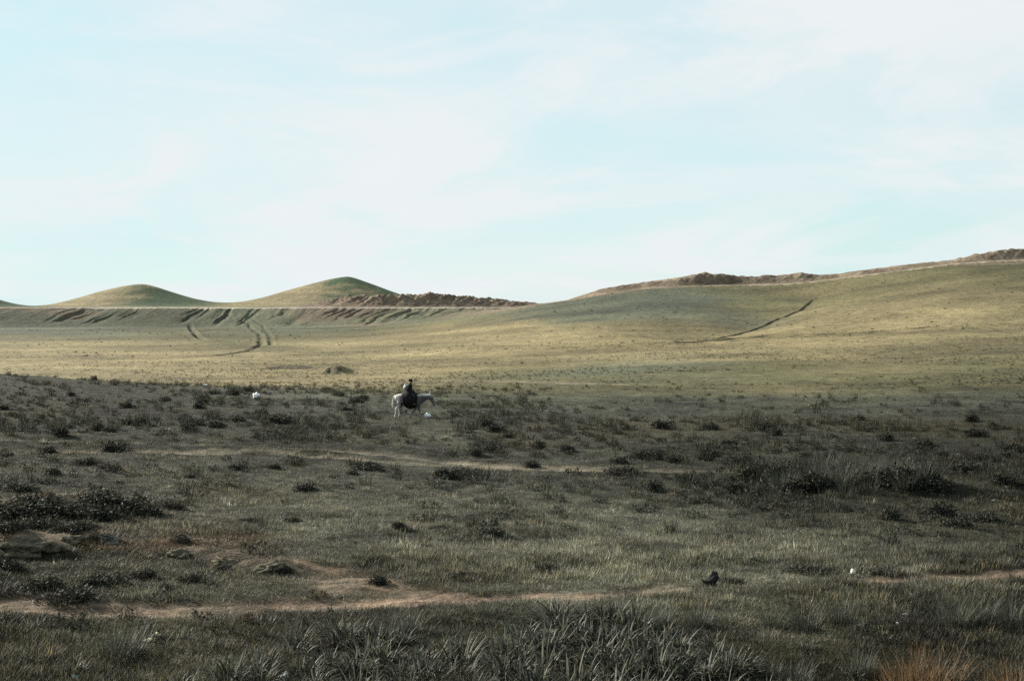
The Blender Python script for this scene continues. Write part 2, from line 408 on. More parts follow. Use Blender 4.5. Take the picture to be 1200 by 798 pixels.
def colour(x, y, earth=None, damp_shade=None):
    if earth is None: _, earth, damp_shade = detail(x, y)
    u = to_u(x, y)
    sc_ = np.clip(y, 15, 700)
    ang = x / np.maximum(y, 4.0); lg = np.log(sc_)
    wu = 90 * fbm(ang * 9, lg * 6, 71, 4)
    wd = np.exp(0.13 * fbm(ang * 7, lg * 9, 75, 5, .55))
    c = bil(CT, u + wu, y * wd)
    # streaks of drier and greener growth
    st = fbm(ang * 14, lg * 16, 81, 6, 0.62)
    iso = fbm(x / 40, y / 40, 83, 5, 0.62) * sstep(90, 200, y)
    c = c * (1 + 0.55 * st + 0.45 * iso)[..., None]
    st2 = fbm(x / 1.6, y / 1.6, 85, 4, 0.6)
    nearm = 1 - sstep(60, 160, y)
    c = c * (1 + 0.75 * st2 * nearm)[..., None]
    blot = sstep(.12, .5, fbm(x / 3.2, y / 2.2, 88, 4, .6)) * nearm
    c = c * (1 - .5 * blot)[..., None]
    far = sstep(110, 140, y)
    dry = sstep(0.1, 0.6, fbm(x / 14, y / 9, 87, 4)) * nearm * (1 - far) * 0.55
    c = c * (1 - dry[..., None]) + dry[..., None] * np.array([.070, .058, .026])
    f = (y > 420) & (y < 1000)
    if np.any(f): c[f] = _colour_far(x[f], y[f], u[f], c[f])
    # bare earth, damp gullies and painted shade of the slit faces
    ec = np.where((y < 42)[..., None], np.array([.200, .145, .104]), np.array([.185, .158, .112]))
    ec = ec * (1 + 0.35 * fbm(x / 0.7, y / 0.7, 107, 4))[..., None]
    c = c * (1 - earth[..., None]) + ec * earth[..., None]
    wc = np.array([.040, .038, .026])
    c = c * (1 - .8 * damp_shade[..., None]) + wc * .8 * damp_shade[..., None]
    # rusty dry ground cover by the bare earth on the left
    for (ru, rv, rx, ry) in ((250, 638, 1.6, 1.5), (160, 646, 1.4, .9), (110, 650, .9, .6), (390, 668, 1.2, .6), (470, 690, 1.0, .4)):
        if (ru, rv) not in RUST: RUST[(ru, rv)] = hit(ru, rv)
        p = RUST[(ru, rv)]; s_ = (np.abs(x - p.x) < 2.2 * rx) & (np.abs(y - p.y) < 2.2 * ry)
        if not np.any(s_): continue
        q = np.sqrt(((x[s_] - p.x) / rx) ** 2 + ((y[s_] - p.y) / ry) ** 2)
        k = (1 - sstep(.4, 1.2, q + .5 * fbm(x[s_] / .8, y[s_] / .8, 109, 3))) * .6 * (1 - .7 * earth[s_])
        c[s_] = c[s_] * (1 - k[..., None]) + np.array([.115, .066, .030]) * k[..., None]
    return np.clip(c * ALB, .005, .6)
RUST = {}

# ================================================================ materials
def new_mat(name):
    m = bpy.data.materials.new(name); m.use_nodes = True; m.node_tree.nodes.clear(); return m

def terrain_mat():
    m = new_mat('terrain'); t = m.node_tree; N = t.nodes.new; L = t.links.new
    o = N('ShaderNodeOutputMaterial'); b = N('ShaderNodeBsdfPrincipled')
    b.inputs['Roughness'].default_value = 0.95; b.inputs['Specular IOR Level'].default_value = 0.1
    at_ = N('ShaderNodeAttribute'); at_.attribute_name = 'tint'
    g = N('ShaderNodeNewGeometry')
    def noise(scale, det, rough, stretch=(1, 1, 1)):
        mp = N('ShaderNodeMapping'); mp.inputs['Scale'].default_value = stretch; L(g.outputs['Position'], mp.inputs[0])
        n = N('ShaderNodeTexNoise'); n.inputs['Scale'].default_value = scale; n.inputs['Detail'].default_value = det; n.inputs['Roughness'].default_value = rough
        L(mp.outputs[0], n.inputs['Vector']); return n.outputs['Fac']
    def rng_(s, a, b_, lo, hi):
        n = N('ShaderNodeMapRange'); n.inputs[1].default_value = a; n.inputs[2].default_value = b_; n.inputs[3].default_value = lo; n.inputs[4].default_value = hi
        L(s, n.inputs[0]); return n.outputs[0]
    def mul(a, b_):
        n = N('ShaderNodeMath'); n.operation = 'MULTIPLY'; L(a, n.inputs[0]); L(b_, n.inputs[1]); return n.outputs[0]
    f = mul(rng_(noise(7.0, 5, .7), .3, .7, .55, 1.45), rng_(noise(.55, 6, .7, (1, .6, 1)), .3, .7, .62, 1.38))
    f = mul(f, rng_(noise(1.7, 4, .75, (.35, 1, 1)), .34, .66, .7, 1.3))
    mx = N('ShaderNodeVectorMath'); mx.operation = 'SCALE'; L(at_.outputs['Color'], mx.inputs[0]); L(f, mx.inputs['Scale'])
    L(mx.outputs[0], b.inputs['Base Color'])
    bp = N('ShaderNodeBump'); bp.inputs['Strength'].default_value = 0.9; bp.inputs['Distance'].default_value = 0.12
    L(noise(4.5, 6, .75), bp.inputs['Height'])
    bp2 = N('ShaderNodeBump'); bp2.inputs['Strength'].default_value = 0.7; bp2.inputs['Distance'].default_value = 0.5
    L(noise(.7, 5, .7), bp2.inputs['Height']); L(bp.outputs[0], bp2.inputs['Normal'])
    L(bp2.outputs[0], b.inputs['Normal'])
    L(b.outputs[0], o.inputs[0]); return m

def leaf_mat(name, c1, c2, trans=0.35, rough=0.6, spec=0.3, tint=False, tip=None):
    if not tint: c1 = tuple(q * .8 for q in c1); c2 = tuple(q * .8 for q in c2)
    m = new_mat(name); t = m.node_tree; N = t.nodes.new; L = t.links.new
    o = N('ShaderNodeOutputMaterial'); b = N('ShaderNodeBsdfPrincipled'); tr = N('ShaderNodeBsdfTranslucent'); mx = N('ShaderNodeMixShader')
    b.inputs['Roughness'].default_value = rough; b.inputs['Specular IOR Level'].default_value = spec
    a = N('ShaderNodeAttribute'); a.attribute_name = 'var'
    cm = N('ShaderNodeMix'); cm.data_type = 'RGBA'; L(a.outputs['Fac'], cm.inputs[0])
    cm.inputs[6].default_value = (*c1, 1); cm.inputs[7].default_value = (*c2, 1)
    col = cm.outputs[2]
    oi = N('ShaderNodeObjectInfo'); mr = N('ShaderNodeMapRange'); mr.inputs[3].default_value = .72; mr.inputs[4].default_value = 1.28
    L(oi.outputs['Random'], mr.inputs[0])
    vm = N('ShaderNodeVectorMath'); vm.operation = 'SCALE'; L(col, vm.inputs[0]); L(mr.outputs[0], vm.inputs['Scale']); col = vm.outputs[0]
    if tint:
        ti = N('ShaderNodeAttribute'); ti.attribute_type = 'INSTANCER'; ti.attribute_name = 'tint'
        m2 = N('ShaderNodeMix'); m2.data_type = 'RGBA'; m2.blend_type = 'MULTIPLY'; m2.inputs[0].default_value = 1
        L(col, m2.inputs[6]); L(ti.outputs['Color'], m2.inputs[7]); col = m2.outputs[2]
    L(col, b.inputs['Base Color']); L(col, tr.inputs['Color'])
    mx.inputs[0].default_value = trans; L(b.outputs[0], mx.inputs[1]); L(tr.outputs[0], mx.inputs[2]); L(mx.outputs[0], o.inputs[0])
    return m

def surf_mat(name, c1, c2, scale=6.0, rough=0.85, spec=0.2, bump=0.3, dist=0.02, grad=None):
    """two toned mottled surface"""
    m = new_mat(name); t = m.node_tree; N = t.nodes.new; L = t.links.new
    o = N('ShaderNodeOutputMaterial'); b = N('ShaderNodeBsdfPrincipled')
    b.inputs['Roughness'].default_value = rough; b.inputs['Specular IOR Level'].default_value = spec
    tc = N('ShaderNodeTexCoord'); n = N('ShaderNodeTexNoise'); n.inputs['Scale'].default_value = scale; n.inputs['Detail'].default_value = 6; n.inputs['Roughness'].default_value = .65
    L(tc.outputs['Object'], n.inputs['Vector'])
    r = N('ShaderNodeMapRange'); r.inputs[1].default_value = .35; r.inputs[2].default_value = .65; L(n.outputs['Fac'], r.inputs[0])
    cm = N('ShaderNodeMix'); cm.data_type = 'RGBA'; L(r.outputs[0], cm.inputs[0]); cm.inputs[6].default_value = (*c1, 1); cm.inputs[7].default_value = (*c2, 1)
    L(cm.outputs[2], b.inputs['Base Color'])
    bp = N('ShaderNodeBump'); bp.inputs['Strength'].default_value = bump; bp.inputs['Distance'].default_value = dist; L(n.outputs['Fac'], bp.inputs['Height']); L(bp.outputs[0], b.inputs['Normal'])
    L(b.outputs[0], o.inputs[0]); return m

M_TERR = terrain_mat()
M_GRASS = leaf_mat('grass_blades', (.35, .37, .35), (2.5, 2.4, 2.2), .35, .6, .2, tint=True)
M_SCRUB = leaf_mat('scrub_twigs', (.5, .52, .52), (1.3, 1.32, 1.25), .25, .8, .15, tint=True)
M_SHRUB = leaf_mat('shrub_leaves', (.010, .011, .008), (.080, .082, .062), .15, .75, .12)
M_TUSS = leaf_mat('tussock_blades', (.040, .046, .034), (.100, .108, .084), .35, .6, .3)
M_ASPH = leaf_mat('strap_leaves', (.012, .015, .009), (.195, .200, .155), .22, .6, .16)
M_DEAD = leaf_mat('dead_leaves', (.05, .042, .03), (.22, .19, .145), .3, .7, .2)
M_RUST = leaf_mat('rusty_grass', (.055, .032, .016), (.27, .18, .095), .4, .6, .2)
M_ROCK = surf_mat('pale_rock', (.040, .038, .026), (.125, .110, .078), 9, .95, .1, 1.0, .08)
M_GROCK = surf_mat('grey_stone', (.06, .06, .05), (.15, .145, .125), 7, .95, .1, .8, .04)

# ================================================================ terrain mesh
def build_terrain():
    fine = np.radians(np.linspace(-24, 24, 900))
    co = np.radians(np.concatenate([np.linspace(24.6, 40, 12), np.linspace(44, 176, 24)]))
    th = np.concatenate([-co[::-1], fine, co, [np.pi]])      # closed round the camera
    nv = np.linspace(900, 440, 350); r1 = ZC * F / (nv - VH)
    r = np.concatenate([np.linspace(.6, 13.5, 22), r1[r1 > 14], np.linspace(r1[-1] + 1, 430, 265), np.linspace(430.9, 620, 205), np.geomspace(623, 900, 60), np.geomspace(930, 9000, 24)])
    TH, RR = np.meshgrid(th, r)
    X = RR * np.sin(TH); Y = RR * np.cos(TH)
    dz, earth, damp_shade = detail(X.ravel(), Y.ravel())
    x = X.ravel(); y = Y.ravel(); z = H0(x, y) + dz
    z = np.where(y < 2, 3.6 + dz * 0.5, z)
    col = colour(x, y, earth, damp_shade)
    litter = (1 - sstep(60, 130, y)) * (1 - np.clip(earth * 1.3, 0, 1))      # near ground darkened between the blades for contrast
    col = col * (1 - .45 * litter)[:, None]
    nr, nc = X.shape
    V = np.stack([x, y, z], 1)
    i = np.arange(nr - 1)[:, None] * nc + np.arange(nc)[None, :]
    j = np.arange(nr - 1)[:, None] * nc + (np.arange(nc)[None, :] + 1) % nc
    Q = np.stack([i, j, j + nc, i + nc], -1).reshape(-1, 4)
    # vertex normals of the whole sheet
    P = V.reshape(nr, nc, 3); dr = np.gradient(P, axis=0); dt = (np.roll(P, -1, 1) - np.roll(P, 1, 1))
    nn = np.cross(dt, dr).reshape(-1, 3); nn /= np.linalg.norm(nn, axis=1)[:, None] + 1e-12
    nn[nn[:, 2] < 0] *= -1
    C = V[Q].mean(1); cxx, cyy = C[:, 0], C[:, 1]; u = to_u(cxx, cyy)
    reg = np.zeros(len(Q), int)
    _, e, wt = detail(cxx, cyy)
    dA, _ = pdist(cxx, cyy, TRACK_A); dA2, _ = pdist(cxx, cyy, TRACK_A2)
    dB = np.minimum(pdist(cxx, cyy, TRACK_B1)[0], pdist(cxx, cyy, TRACK_B2)[0])
    dC = pdist(cxx, cyy, TRACK_C)[0]
    reg[(e > .4) & (np.minimum(dA, dA2) < 1.4) & (cyy < 45) & (cyy > 14)] = 1
    reg[(e > .4) & (dB < .8) & (cyy > 40)] = 2
    reg[(e > .35) & (dC < 3) & (cyy > 80)] = 3
    m, front = terrace(u, cyy); yy = cyy - front
    infr = (np.abs(cxx) < cyy * .47) & (cyy > 0)
    rt = (u > 690) | ((u > 400) & (cyy < 520) & (cyy > 300))
    reg[infr & (cyy > 270) & (cyy < 700) & (u > 520 + (430 - cyy) * .4) & (m < .5)] = 4
    reg[infr & (m >= .5) & (yy > 0) & (yy <= 29)] = 5
    reg[infr & (m >= .5) & (yy > 29) & (yy <= 36.5)] = 6
    reg[infr & (bank_profile(u) > .5) & (yy > 36.5) & (yy < 78)] = 7
    yr = cyy - 508
    reg[infr & (ridge_profile(u) > .5) & (yr > 0) & (yr < 32)] = 8
    reg[infr & (ridge_profile(u) > .5) & (yr > -5) & (yr <= 0)] = 9
    for k, idx in ((10, 0), (11, 2), (12, 4)):
        hu, hd, ha, hw, he = HILLS[idx]; xc = (hu - 600) / F * hd
        reg[(np.hypot(cxx - xc, (cyy - hd) * .8) < hw * 1.9) & (cyy > 640) & (reg == 0)] = k
    names = {0: ('meadow', 'open meadow of dark grass and straw reaching to the hills'), 1: ('dirt_track', 'reddish dirt track crossing behind the foreground plants'),
             2: ('wheel_track', 'pair of pale wheel ruts crossing the meadow before the donkey'), 3: ('footpath', 'pale strip of bare path just behind the rider'),
             4: ('right_hill', 'broad dry grassy hillside rising to the right'), 5: ('cut_slope', 'steep furrowed green slope under the bench road'),
             6: ('bench_road', 'pale road cut along the slope below the round hills'), 7: ('spoil_bank', 'rough brown spoil heap right of the taller round hill'),
             8: ('spoil_ridge', 'rough reddish spoil along the crest of the right hill'), 9: ('crest_road', 'pale road ledge just under the crest of the right hill'),
             10: ('round_hill', 'lower round hill at the left with tan and green flanks'), 11: ('peaked_hill', 'taller peaked hill with a green right flank'),
             12: ('green_hill', 'green hill cut off by the left edge')}
    for k, (nm, lab) in names.items():
        q = Q[reg == k]
        if not len(q): continue
        used, inv = np.unique(q, return_inverse=True); q = inv.reshape(-1, 4)
        me = bpy.data.meshes.new(nm)
        me.vertices.add(len(used)); me.vertices.foreach_set('co', V[used].astype(np.float32).ravel())
        me.loops.add(q.size); me.loops.foreach_set('vertex_index', q.ravel().astype(np.int32))
        me.polygons.add(len(q)); me.polygons.foreach_set('loop_start', np.arange(0, q.size, 4, dtype=np.int32))
        me.update(calc_edges=True); me.validate()
        me.polygons.foreach_set('use_smooth', np.ones(len(me.polygons), bool))
        ca = me.attributes.new('tint', 'FLOAT_COLOR', 'POINT')
        ca.data.foreach_set('color', np.concatenate([col[used], np.ones((len(used), 1))], 1).astype(np.float32).ravel())
        me.normals_split_custom_set_from_vertices(nn[used].tolist()) if k else None
        tag(link(nm, me, M_TERR), lab, kind='structure')
build_terrain()

# ================================================================ plant meshes
def mesh_from(name, V, Fs, var=None, smooth=False):
    me = bpy.data.meshes.new(name); me.from_pydata([tuple(v) for v in V], [], Fs); me.update()
    if var is not None:
        a = me.attributes.new('var', 'FLOAT', 'POINT'); a.data.foreach_set('value', np.array(var, np.float32))
    if smooth: me.polygons.foreach_set('use_smooth', np.ones(len(me.polygons), bool))
    return me

def blades(rs, n, length, width, spread, lean, droop, segs=3, fold=0.0, V=None, Fs=None, var=None, vr=(0, 1), off=(0, 0, 0), taper=1.0):
    """tufts of narrow curved blades growing from a small patch of ground"""
    V = [] if V is None else V; Fs = [] if Fs is None else Fs; var = [] if var is None else var
    for _ in range(n):
        a = rs.uniform(0, 2 * math.pi); rr = spread * math.sqrt(rs.random())
        bx, by = off[0] + rr * math.cos(a), off[1] + rr * math.sin(a)
        az = a + rs.uniform(-.9, .9); ln = rs.uniform(*length); le = rs.uniform(*lean); dr = rs.uniform(*droop)
        wd = width * rs.uniform(.7, 1.25); vv = vr[0] + (vr[1] - vr[0]) * rs.random() ** 1.7
        dx, dy = math.cos(az), math.sin(az); tw = rs.uniform(-.7, .7)
        sx, sy = -math.sin(az + tw), math.cos(az + tw)
        px, py, pz = bx, by, off[2] - 0.02
        base = len(V); th = le
        for s in range(segs + 1):
            f = s / segs
            ww = wd * (1 - f ** (1.6 * taper)) + (.0006 if s == segs else 0)
            if s == 0: ww = wd * .8
            V.append((px - sx * ww / 2, py - sy * ww / 2, pz + fold * ww)); 
            if fold: V.append((px, py, pz))
            V.append((px + sx * ww / 2, py + sy * ww / 2, pz + fold * ww))
            k = 3 if fold else 2
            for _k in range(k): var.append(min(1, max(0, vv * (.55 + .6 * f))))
            st = ln / segs
            px += dx * math.sin(th) * st; py += dy * math.sin(th) * st; pz += math.cos(th) * st
            th += dr / segs
        for s in range(segs):
            b0 = base + s * k; b1 = b0 + k
            for q in range(k - 1): Fs.append((b0 + q, b0 + q + 1, b1 + q + 1, b1 + q))
    return V, Fs, var

def bush(rs, n, rx, h, leaf, up=0.5, twig=40, lumps=5):
    """low shrub: leaf sized faces through a lumpy dome with twigs standing out"""
    V, Fs, var = [], [], []
    L_ = [(rs.uniform(-.55, .55) * rx, rs.uniform(-.55, .55) * rx, rs.uniform(.45, .75) * rx, rs.uniform(.6, 1.0) * h) for _ in range(lumps)]
    for _ in range(n):
        lx, ly, lr, lh = rs.choice(L_)
        a = rs.uniform(0, 2 * math.pi); e = math.asin(rs.random() ** .8); q = rs.uniform(.55, 1.05) if rs.random() < .8 else rs.uniform(.1, .6)
        p = Vector((lx + lr * q * math.cos(a) * math.cos(e), ly + lr * q * math.sin(a) * math.cos(e), lh * q * math.sin(e) + rs.uniform(-.01, .03)))
        nrm = Vector((rs.gauss(0, 1), rs.gauss(0, 1), rs.gauss(up, .8))).normalized()
        t = nrm.orthogonal().normalized(); t.rotate(Matrix.Rotation(rs.uniform(0, 6.28), 3, nrm)); b = nrm.cross(t)
        s = leaf * rs.uniform(.6, 1.5); base = len(V)
        for c in (t * s, b * s * .45, -t * s, -b * s * .45): V.append(p + c)
        vv = rs.random() ** 1.8
        var += [vv] * 4; Fs.append((base, base + 1, base + 2, base + 3))
    blades(rs, twig, (h * .7, h * 1.35), leaf * .28, rx * .75, (.05, .6), (0, .3), 2, V=V, Fs=Fs, var=var, vr=(.2, 1))
    return V, Fs, var

rs = random.Random(5)
# --- ground cover variants: short grass, longer grass, dwarf scrub
hidden = []
def variant(name, data, mat):
    me = mesh_from(name, *data); me.materials.append(mat)
    o = bpy.data.objects.new(name, me); hidden.append(o); return o
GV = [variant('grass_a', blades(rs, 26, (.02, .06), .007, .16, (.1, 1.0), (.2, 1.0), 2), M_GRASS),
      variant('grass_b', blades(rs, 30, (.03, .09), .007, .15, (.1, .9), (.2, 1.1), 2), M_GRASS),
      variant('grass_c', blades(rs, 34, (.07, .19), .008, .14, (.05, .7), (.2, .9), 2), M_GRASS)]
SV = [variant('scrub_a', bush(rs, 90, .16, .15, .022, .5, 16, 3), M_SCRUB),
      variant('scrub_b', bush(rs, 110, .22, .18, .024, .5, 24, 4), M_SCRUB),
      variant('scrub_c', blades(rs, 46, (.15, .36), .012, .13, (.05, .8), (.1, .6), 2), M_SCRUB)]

def scatter(name, label, pts, var, scl, tint, variants):
    me = bpy.data.meshes.new(name); n = len(pts)
    me.vertices.add(n); me.vertices.foreach_set('co', pts.astype(np.float32).ravel())
    a = me.attributes.new('scl', 'FLOAT', 'POINT'); a.data.foreach_set('value', scl.astype(np.float32))
    a = me.attributes.new('which', 'INT', 'POINT'); a.data.foreach_set('value', var.astype(np.int32))
    rot = np.stack([rng.normal(0, .08, n), rng.normal(0, .08, n), rng.uniform(0, 6.283, n)], 1)
    a = me.attributes.new('rot', 'FLOAT_VECTOR', 'POINT'); a.data.foreach_set('vector', rot.astype(np.float32).ravel())
    a = me.attributes.new('tint', 'FLOAT_COLOR', 'POINT'); a.data.foreach_set('color', np.concatenate([tint, np.ones((n, 1))], 1).astype(np.float32).ravel())
    me.update()
    o = bpy.data.objects.new(name, me); COL.objects.link(o)
    tag(o, label, kind='stuff')
    ng = bpy.data.node_groups.new(name + '_scatter', 'GeometryNodeTree')
    ng.interface.new_socket('Geometry', in_out='INPUT', socket_type='NodeSocketGeometry'); ng.interface.new_socket('Geometry', in_out='OUTPUT', socket_type='NodeSocketGeometry')
    N = ng.nodes.new; L = ng.links.new
    gi = N('NodeGroupInput'); go = N('NodeGroupOutput'); jn = N('GeometryNodeJoinGeometry')
    def named(nm, ty):
        q = N('GeometryNodeInputNamedAttribute'); q.data_type = ty; q.inputs['Name'].default_value = nm; return q.outputs['Attribute']
    for i, vo in enumerate(variants):
        ip = N('GeometryNodeInstanceOnPoints'); oi = N('GeometryNodeObjectInfo'); oi.inputs['Object'].default_value = vo
        cp = N('FunctionNodeCompare'); cp.data_type = 'INT'; cp.operation = 'EQUAL'
        L(named('which', 'INT'), cp.inputs[2]); cp.inputs[3].default_value = i
        L(gi.outputs[0], ip.inputs['Points']); L(cp.outputs[0], ip.inputs['Selection']); L(oi.outputs['Geometry'], ip.inputs['Instance'])
        er = N('FunctionNodeEulerToRotation'); L(named('rot', 'FLOAT_VECTOR'), er.inputs[0]); L(er.outputs[0], ip.inputs['Rotation'])
        L(named('scl', 'FLOAT'), ip.inputs['Scale']); L(ip.outputs[0], jn.inputs[0])
    L(jn.outputs[0], go.inputs[0])
    md = o.modifiers.new('scatter', 'NODES'); md.node_group = ng
    return o

def sample(n, v0, v1, u0=-140, u1=1340):
    u = rng.uniform(u0, u1, n); v = rng.uniform(v0, v1, n)
    d = ZC * F / (v - VH); x = (u - 600) / F * d; y = d
    return x, y

def ground_pts(x, y):
    dz, e, wt = detail(x, y); z = H0(x, y) + dz
    return np.stack([x, y, z], 1), e, colour(x, y, e, wt)

# short grass over the near meadow
x, y = sample(150000, 436, 905)
P, e, tint = ground_pts(x, y)
patch = fbm(x / 3.5, y / 3.5, 201, 3)
keep = (rng.random(len(x)) > e * 1.9)
longm = rng.random(len(x)) < np.clip(.05 + 1.1 * patch, .01, .6) * np.where(y < 30, .8, .3)
which = np.where(longm, 2, rng.integers(0, 2, len(x)))
lum = rng.lognormal(-.06, .34, len(x)) * (1 + .2 * patch)
grey = tint.mean(1, keepdims=True) * np.array([1.02, 1.0, .84])
tg = (.55 * tint + .45 * grey) * 1.35 * lum[:, None]
dryb = rng.random(len(x)) < .045
tg[dryb] = np.array([.12, .105, .06]) * rng.uniform(.7, 1.3, dryb.sum())[:, None]
speck = rng.random(len(x)) < .012
tg[speck] = np.array([.22, .21, .18]) * rng.uniform(.6, 1.3, speck.sum())[:, None]
s = rng.uniform(.7, 1.35, len(x)) * np.where(longm, 1, 1 + y / 250)
scatter('grass', 'short dark grass covering the near meadow', P[keep], which[keep], s[keep], tg[keep], GV)

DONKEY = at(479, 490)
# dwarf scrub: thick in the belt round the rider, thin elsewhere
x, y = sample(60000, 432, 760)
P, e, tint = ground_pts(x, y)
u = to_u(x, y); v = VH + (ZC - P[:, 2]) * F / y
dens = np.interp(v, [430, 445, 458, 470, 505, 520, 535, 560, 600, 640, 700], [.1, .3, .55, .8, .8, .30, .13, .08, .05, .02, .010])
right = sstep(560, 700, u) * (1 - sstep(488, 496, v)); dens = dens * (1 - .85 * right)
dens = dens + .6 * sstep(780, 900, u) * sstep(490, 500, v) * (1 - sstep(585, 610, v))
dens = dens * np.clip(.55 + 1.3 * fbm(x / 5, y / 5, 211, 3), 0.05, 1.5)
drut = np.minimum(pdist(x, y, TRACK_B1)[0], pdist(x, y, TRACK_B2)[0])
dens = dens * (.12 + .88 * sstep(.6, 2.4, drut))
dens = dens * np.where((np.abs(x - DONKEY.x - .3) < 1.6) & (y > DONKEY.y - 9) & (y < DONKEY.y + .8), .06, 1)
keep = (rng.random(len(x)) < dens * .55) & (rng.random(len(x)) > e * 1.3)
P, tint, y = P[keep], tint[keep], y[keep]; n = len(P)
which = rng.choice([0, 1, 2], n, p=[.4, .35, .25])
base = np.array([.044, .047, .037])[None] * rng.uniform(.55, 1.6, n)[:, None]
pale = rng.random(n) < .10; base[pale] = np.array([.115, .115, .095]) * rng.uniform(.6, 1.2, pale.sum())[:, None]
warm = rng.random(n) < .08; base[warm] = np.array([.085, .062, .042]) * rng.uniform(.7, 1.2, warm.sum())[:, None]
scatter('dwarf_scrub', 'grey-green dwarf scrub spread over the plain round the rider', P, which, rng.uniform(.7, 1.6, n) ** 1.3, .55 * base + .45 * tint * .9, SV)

# small tufts that give the far straw fields their grain
n = 15000
d = np.exp(rng.uniform(math.log(112), math.log(300), n)); uu = rng.uniform(-60, 1260, n)
x = (uu - 600) / F * d; y = d
P, e, tint = ground_pts(x, y)
keep = rng.random(n) < np.clip(.35 + 1.2 * fbm(x / 22, y / 12, 221, 4), .02, 1)
P, tint, y = P[keep], tint[keep], y[keep]; n = len(P)
dark = rng.uniform(.6, 1.15, n)
m = 900; d = rng.uniform(250, 505, m); uu = rng.uniform(-40, 1240, m); xf = (uu - 600) / F * d
Pf, _, tf = ground_pts(xf, d); kf = rng.random(m) < np.clip(.4 + 1.4 * fbm(xf / 30, d / 30, 231, 3), .03, 1)
Pf, tf = Pf[kf], tf[kf]; sf_ = rng.uniform(.8, 2.2, len(Pf))
scatter('straw_tufts', 'tiny dry tufts dotted over the far straw field', np.concatenate([P, Pf]), np.concatenate([rng.choice([0, 1, 2], n), rng.integers(0, 2, len(Pf))]), np.concatenate([rng.uniform(.35, .95, n), sf_]), np.concatenate([tint * dark[:, None], tf * .35]), SV)

# ================================================================ single plants
ASPH, ASPHD = [], []
for k in range(7):
    q = random.Random(100 + k)
    Vv, Ff, va = blades(q, 84 + 8 * (k % 3), (.14, .36), .023, .15, (.0, 1.35), (.1, 2.1), 4, .25, vr=(0, 1), taper=1.3)
    ASPH.append(mesh_from('strap_leaves', Vv, Ff, va, True)); ASPH[-1].materials.append(M_ASPH)
    Vv, Ff, va = blades(q, 26, (.12, .34), .015, .2, (.1, 1.5), (.2, 2.4), 4, .1)
    ASPHD.append(mesh_from('dead_leaves', Vv, Ff, va, True)); ASPHD[-1].materials.append(M_DEAD)
def tube(path, r0, r1, n=5):
    V, Fs = [], []
    for i, p in enumerate(path):
        a = Vector(path[min(i + 1, len(path) - 1)]) - Vector(path[max(i - 1, 0)])
        a = a.normalized() if a.length > 1e-9 else Vector((0, 0, 1)); s = a.orthogonal().normalized(); t = a.cross(s)
        r_ = r0 + (r1 - r0) * i / max(1, len(path) - 1)
        for k in range(n):
            an = 2 * math.pi * k / n; V.append(Vector(p) + (s * math.cos(an) + t * math.sin(an)) * r_)
    for i in range(len(path) - 1):
        for k in range(n): Fs.append((i * n + k, i * n + (k + 1) % n, (i + 1) * n + (k + 1) % n, (i + 1) * n + k))
    Fs.append(tuple(range(n))[::-1]); Fs.append(tuple(range((len(path) - 1) * n, len(path) * n)))
    return V, Fs
def strap_plant(u, v, label, group, s=1.0, stalk=False):
    p = at(u, v); k = rs.randrange(7)
    o = empty('strap_leaf_plant', p, rs.uniform(0, 6.28)); o.scale = (s * rs.uniform(.9, 1.1),) * 2 + (s * rs.uniform(.85, 1.2),)
    tag(o, label, 'plant', group)
    l = link('leaves', ASPH[k], parent=o); l['kind'] = 'stuff'
    l = link('dead_leaves', ASPHD[rs.randrange(7)], parent=o); l['kind'] = 'stuff'
    if stalk:
        Vv, Ff = tube([(0, 0, 0), (.01, .01, .14), (.02, .0, .28), (.03, .02, .40)], .007, .005)
        va = [.6] * len(Vv)
        blades(rs, 16, (.06, .13), .018, .02, (.2, 1.2), (.3, 1.2), 3, 0, Vv, Ff, va, (.6, 1), (.03, .02, .32))
        link('flower_stalk', mesh_from('flower_stalk', Vv, Ff, va), M_ASPH, o)
    return o
GA = 'strap-leaved plants along the bottom edge'
strap_plant(690, 752, 'tallest strap-leaved plant with upright stalk, centre of the foreground thicket', GA, 1.55, True)
strap_plant(402, 748, 'spiky strap-leaved plant against the dirt track, left of the thicket', GA, 1.3, True)
strap_plant(85, 790, 'lone strap-leaved plant with pale leaves at the lower left corner', GA, .95)
strap_plant(945, 762, 'strap-leaved plant standing apart to the right of the thicket', GA, .85)
for (u0, u1, v, st) in ((655, 730, 728, 28), (380, 420, 748, 30), (630, 765, 742, 32), (590, 790, 756, 34), (350, 470, 758, 38), (540, 840, 768, 33), (310, 480, 774, 36), (480, 865, 782, 33), (265, 480, 790, 36), (460, 885, 798, 34), (215, 470, 808, 40), (450, 900, 818, 36), (740, 860, 774, 32), (700, 880, 788, 32), (90, 920, 834, 42)):
    u = u0 + rs.uniform(0, 15)
    while u <= u1:
        zone = 'left end' if u < 330 else 'left half' if u < 480 else 'middle' if u < 640 else 'tall centre' if u < 760 else 'right end'
        row_ = 'back row' if v < 765 else 'middle rows' if v < 795 else 'front rows at the bottom edge'
        strap_plant(u + rs.uniform(-14, 14), v + rs.uniform(-8, 8), 'grey-green strap-leaved plant in the %s, %s of the thicket' % (row_, zone), GA, rs.uniform(.95, 1.4) * (1.3 if 600 < u < 770 else 1.08), rs.random() < .08)
        u += st * 1.02 * rs.uniform(.8, 1.2)
for (u, v) in ((245, 792), (165, 800), (205, 812), (905, 790), (1000, 795)):
    strap_plant(u, v, 'small strap-leaved plant in the grass beside the bottom thicket', GA, rs.uniform(.6, .85))

